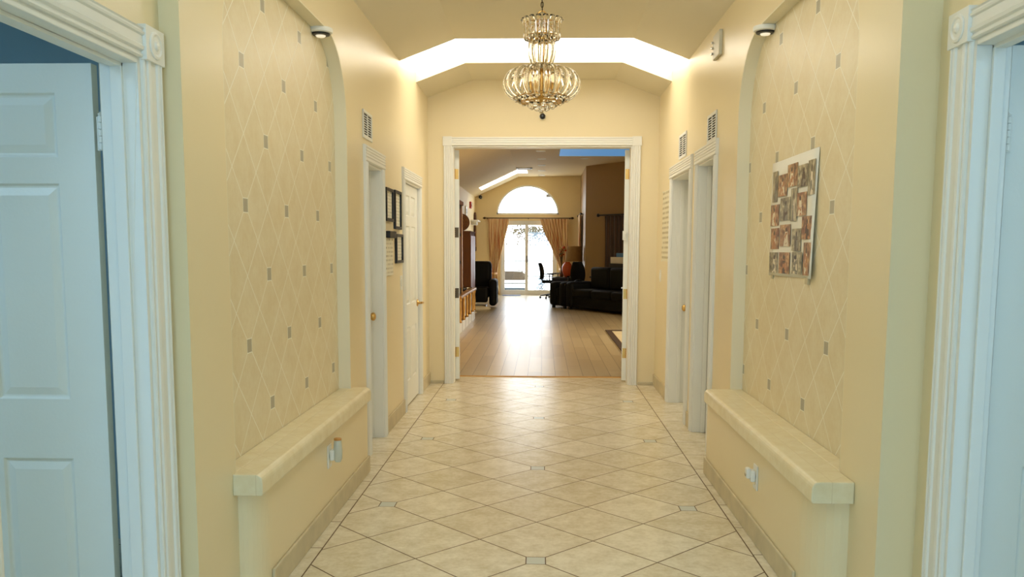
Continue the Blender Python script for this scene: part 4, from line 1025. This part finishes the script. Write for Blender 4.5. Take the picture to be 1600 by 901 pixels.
MB(f).box(23.5, 24.4, -.20, 0, 2.09, 2.13).build('board', M['trim'], rt, bevel=.006); MB(f).prism([(23.7, -.001), (23.7, -.14), (24.2, -.14), (24.2, -.001)], 2, 2.0, 2.09).build('corbel', M['trim'], rt, bevel=.01)
rt = empty('wall_ornament', (-1.96, 24.55, 1.3), 'tall narrow carved brown ornament on the far left wall behind the white shelf', 'wall ornament')
mb = MB(f); pr = [(24.42, 1.28), (24.78, 1.28), (24.78, 2.2), (24.72, 2.3), (24.60, 2.38), (24.48, 2.3), (24.42, 2.2)]
mb = MB(); mb.prism([(a, b) for a, b in pr], 0, -1.96, -1.90); mb.build('panel', dw, rt, bevel=.015); MB().box(-1.905, -1.89, 24.5, 24.7, 1.4, 2.1).build('inset', gd, rt, bevel=.008)
dome_camera('security_camera', (-1.80, 24.999, 2.83), .05, 'black dome camera in the far left corner of the living room')
# recessed ceiling lights
def can(x, y, first=[None]):
    z = 3.4107 + (x + .70) * (.06 / 4.9)
    if first[0] is None:
        rt = empty('recessed_light', (x, y, z), '', 'ceiling light'); first[0] = rt
        MB().lathe([(.10, 0), (.10, -.012), (.085, -.016), (.07, -.006)], (x, y, z), 24).build('trim_ring', M['white'], rt, smooth=True, auto=40)
        MB().lathe([(.069, -.004), (.05, -.0035), (.001, -.0035)], (x, y, z), 20).build('lens', mat('unlit_lens', (110, 84, 50), .4), rt, smooth=True)
        return rt
    r = copy_tree(first[0]); r.location = (x, y, z); return r
for x, y, lb in ((-.05, 18.5, 'nearest'), (-.03, 20.1, 'second'), (-.035, 21.6, 'third'), (-.03, 23.1, 'fourth'), (-.03, 24.5, 'farthest')):
    r = can(x, y); r['label'] = lb + ' recessed round light in the row along the living room ceiling'; r['group'] = 'recessed ceiling lights'
r = can(.95, 20.1); r['label'] = 'single recessed round light on the ceiling below the blue skylight'; r['group'] = 'recessed ceiling lights'
rt = empty('ceiling_vent', (-.48, 22.3, 3.40), 'thin rectangular ceiling vent beside the white skylight strip', 'vent')
mb = MB(); mb.box(-.75 + .06, -.28, 22.2, 22.24, 3.39, 3.409).box(-.69, -.28, 22.5, 22.54, 3.39, 3.409).box(-.69, -.65, 22.2, 22.54, 3.39, 3.409).box(-.32, -.28, 22.2, 22.54, 3.39, 3.409); mb.build('frame', M['trim'], rt)
mb = MB(); [mb.box(-.65, -.32, 22.25 + k * .05, 22.275 + k * .05, 3.392, 3.406) for k in range(5)]; mb.build('slats', dk, rt)
for o in bpy.data.objects:
    if '_o' in o: del o['_o']
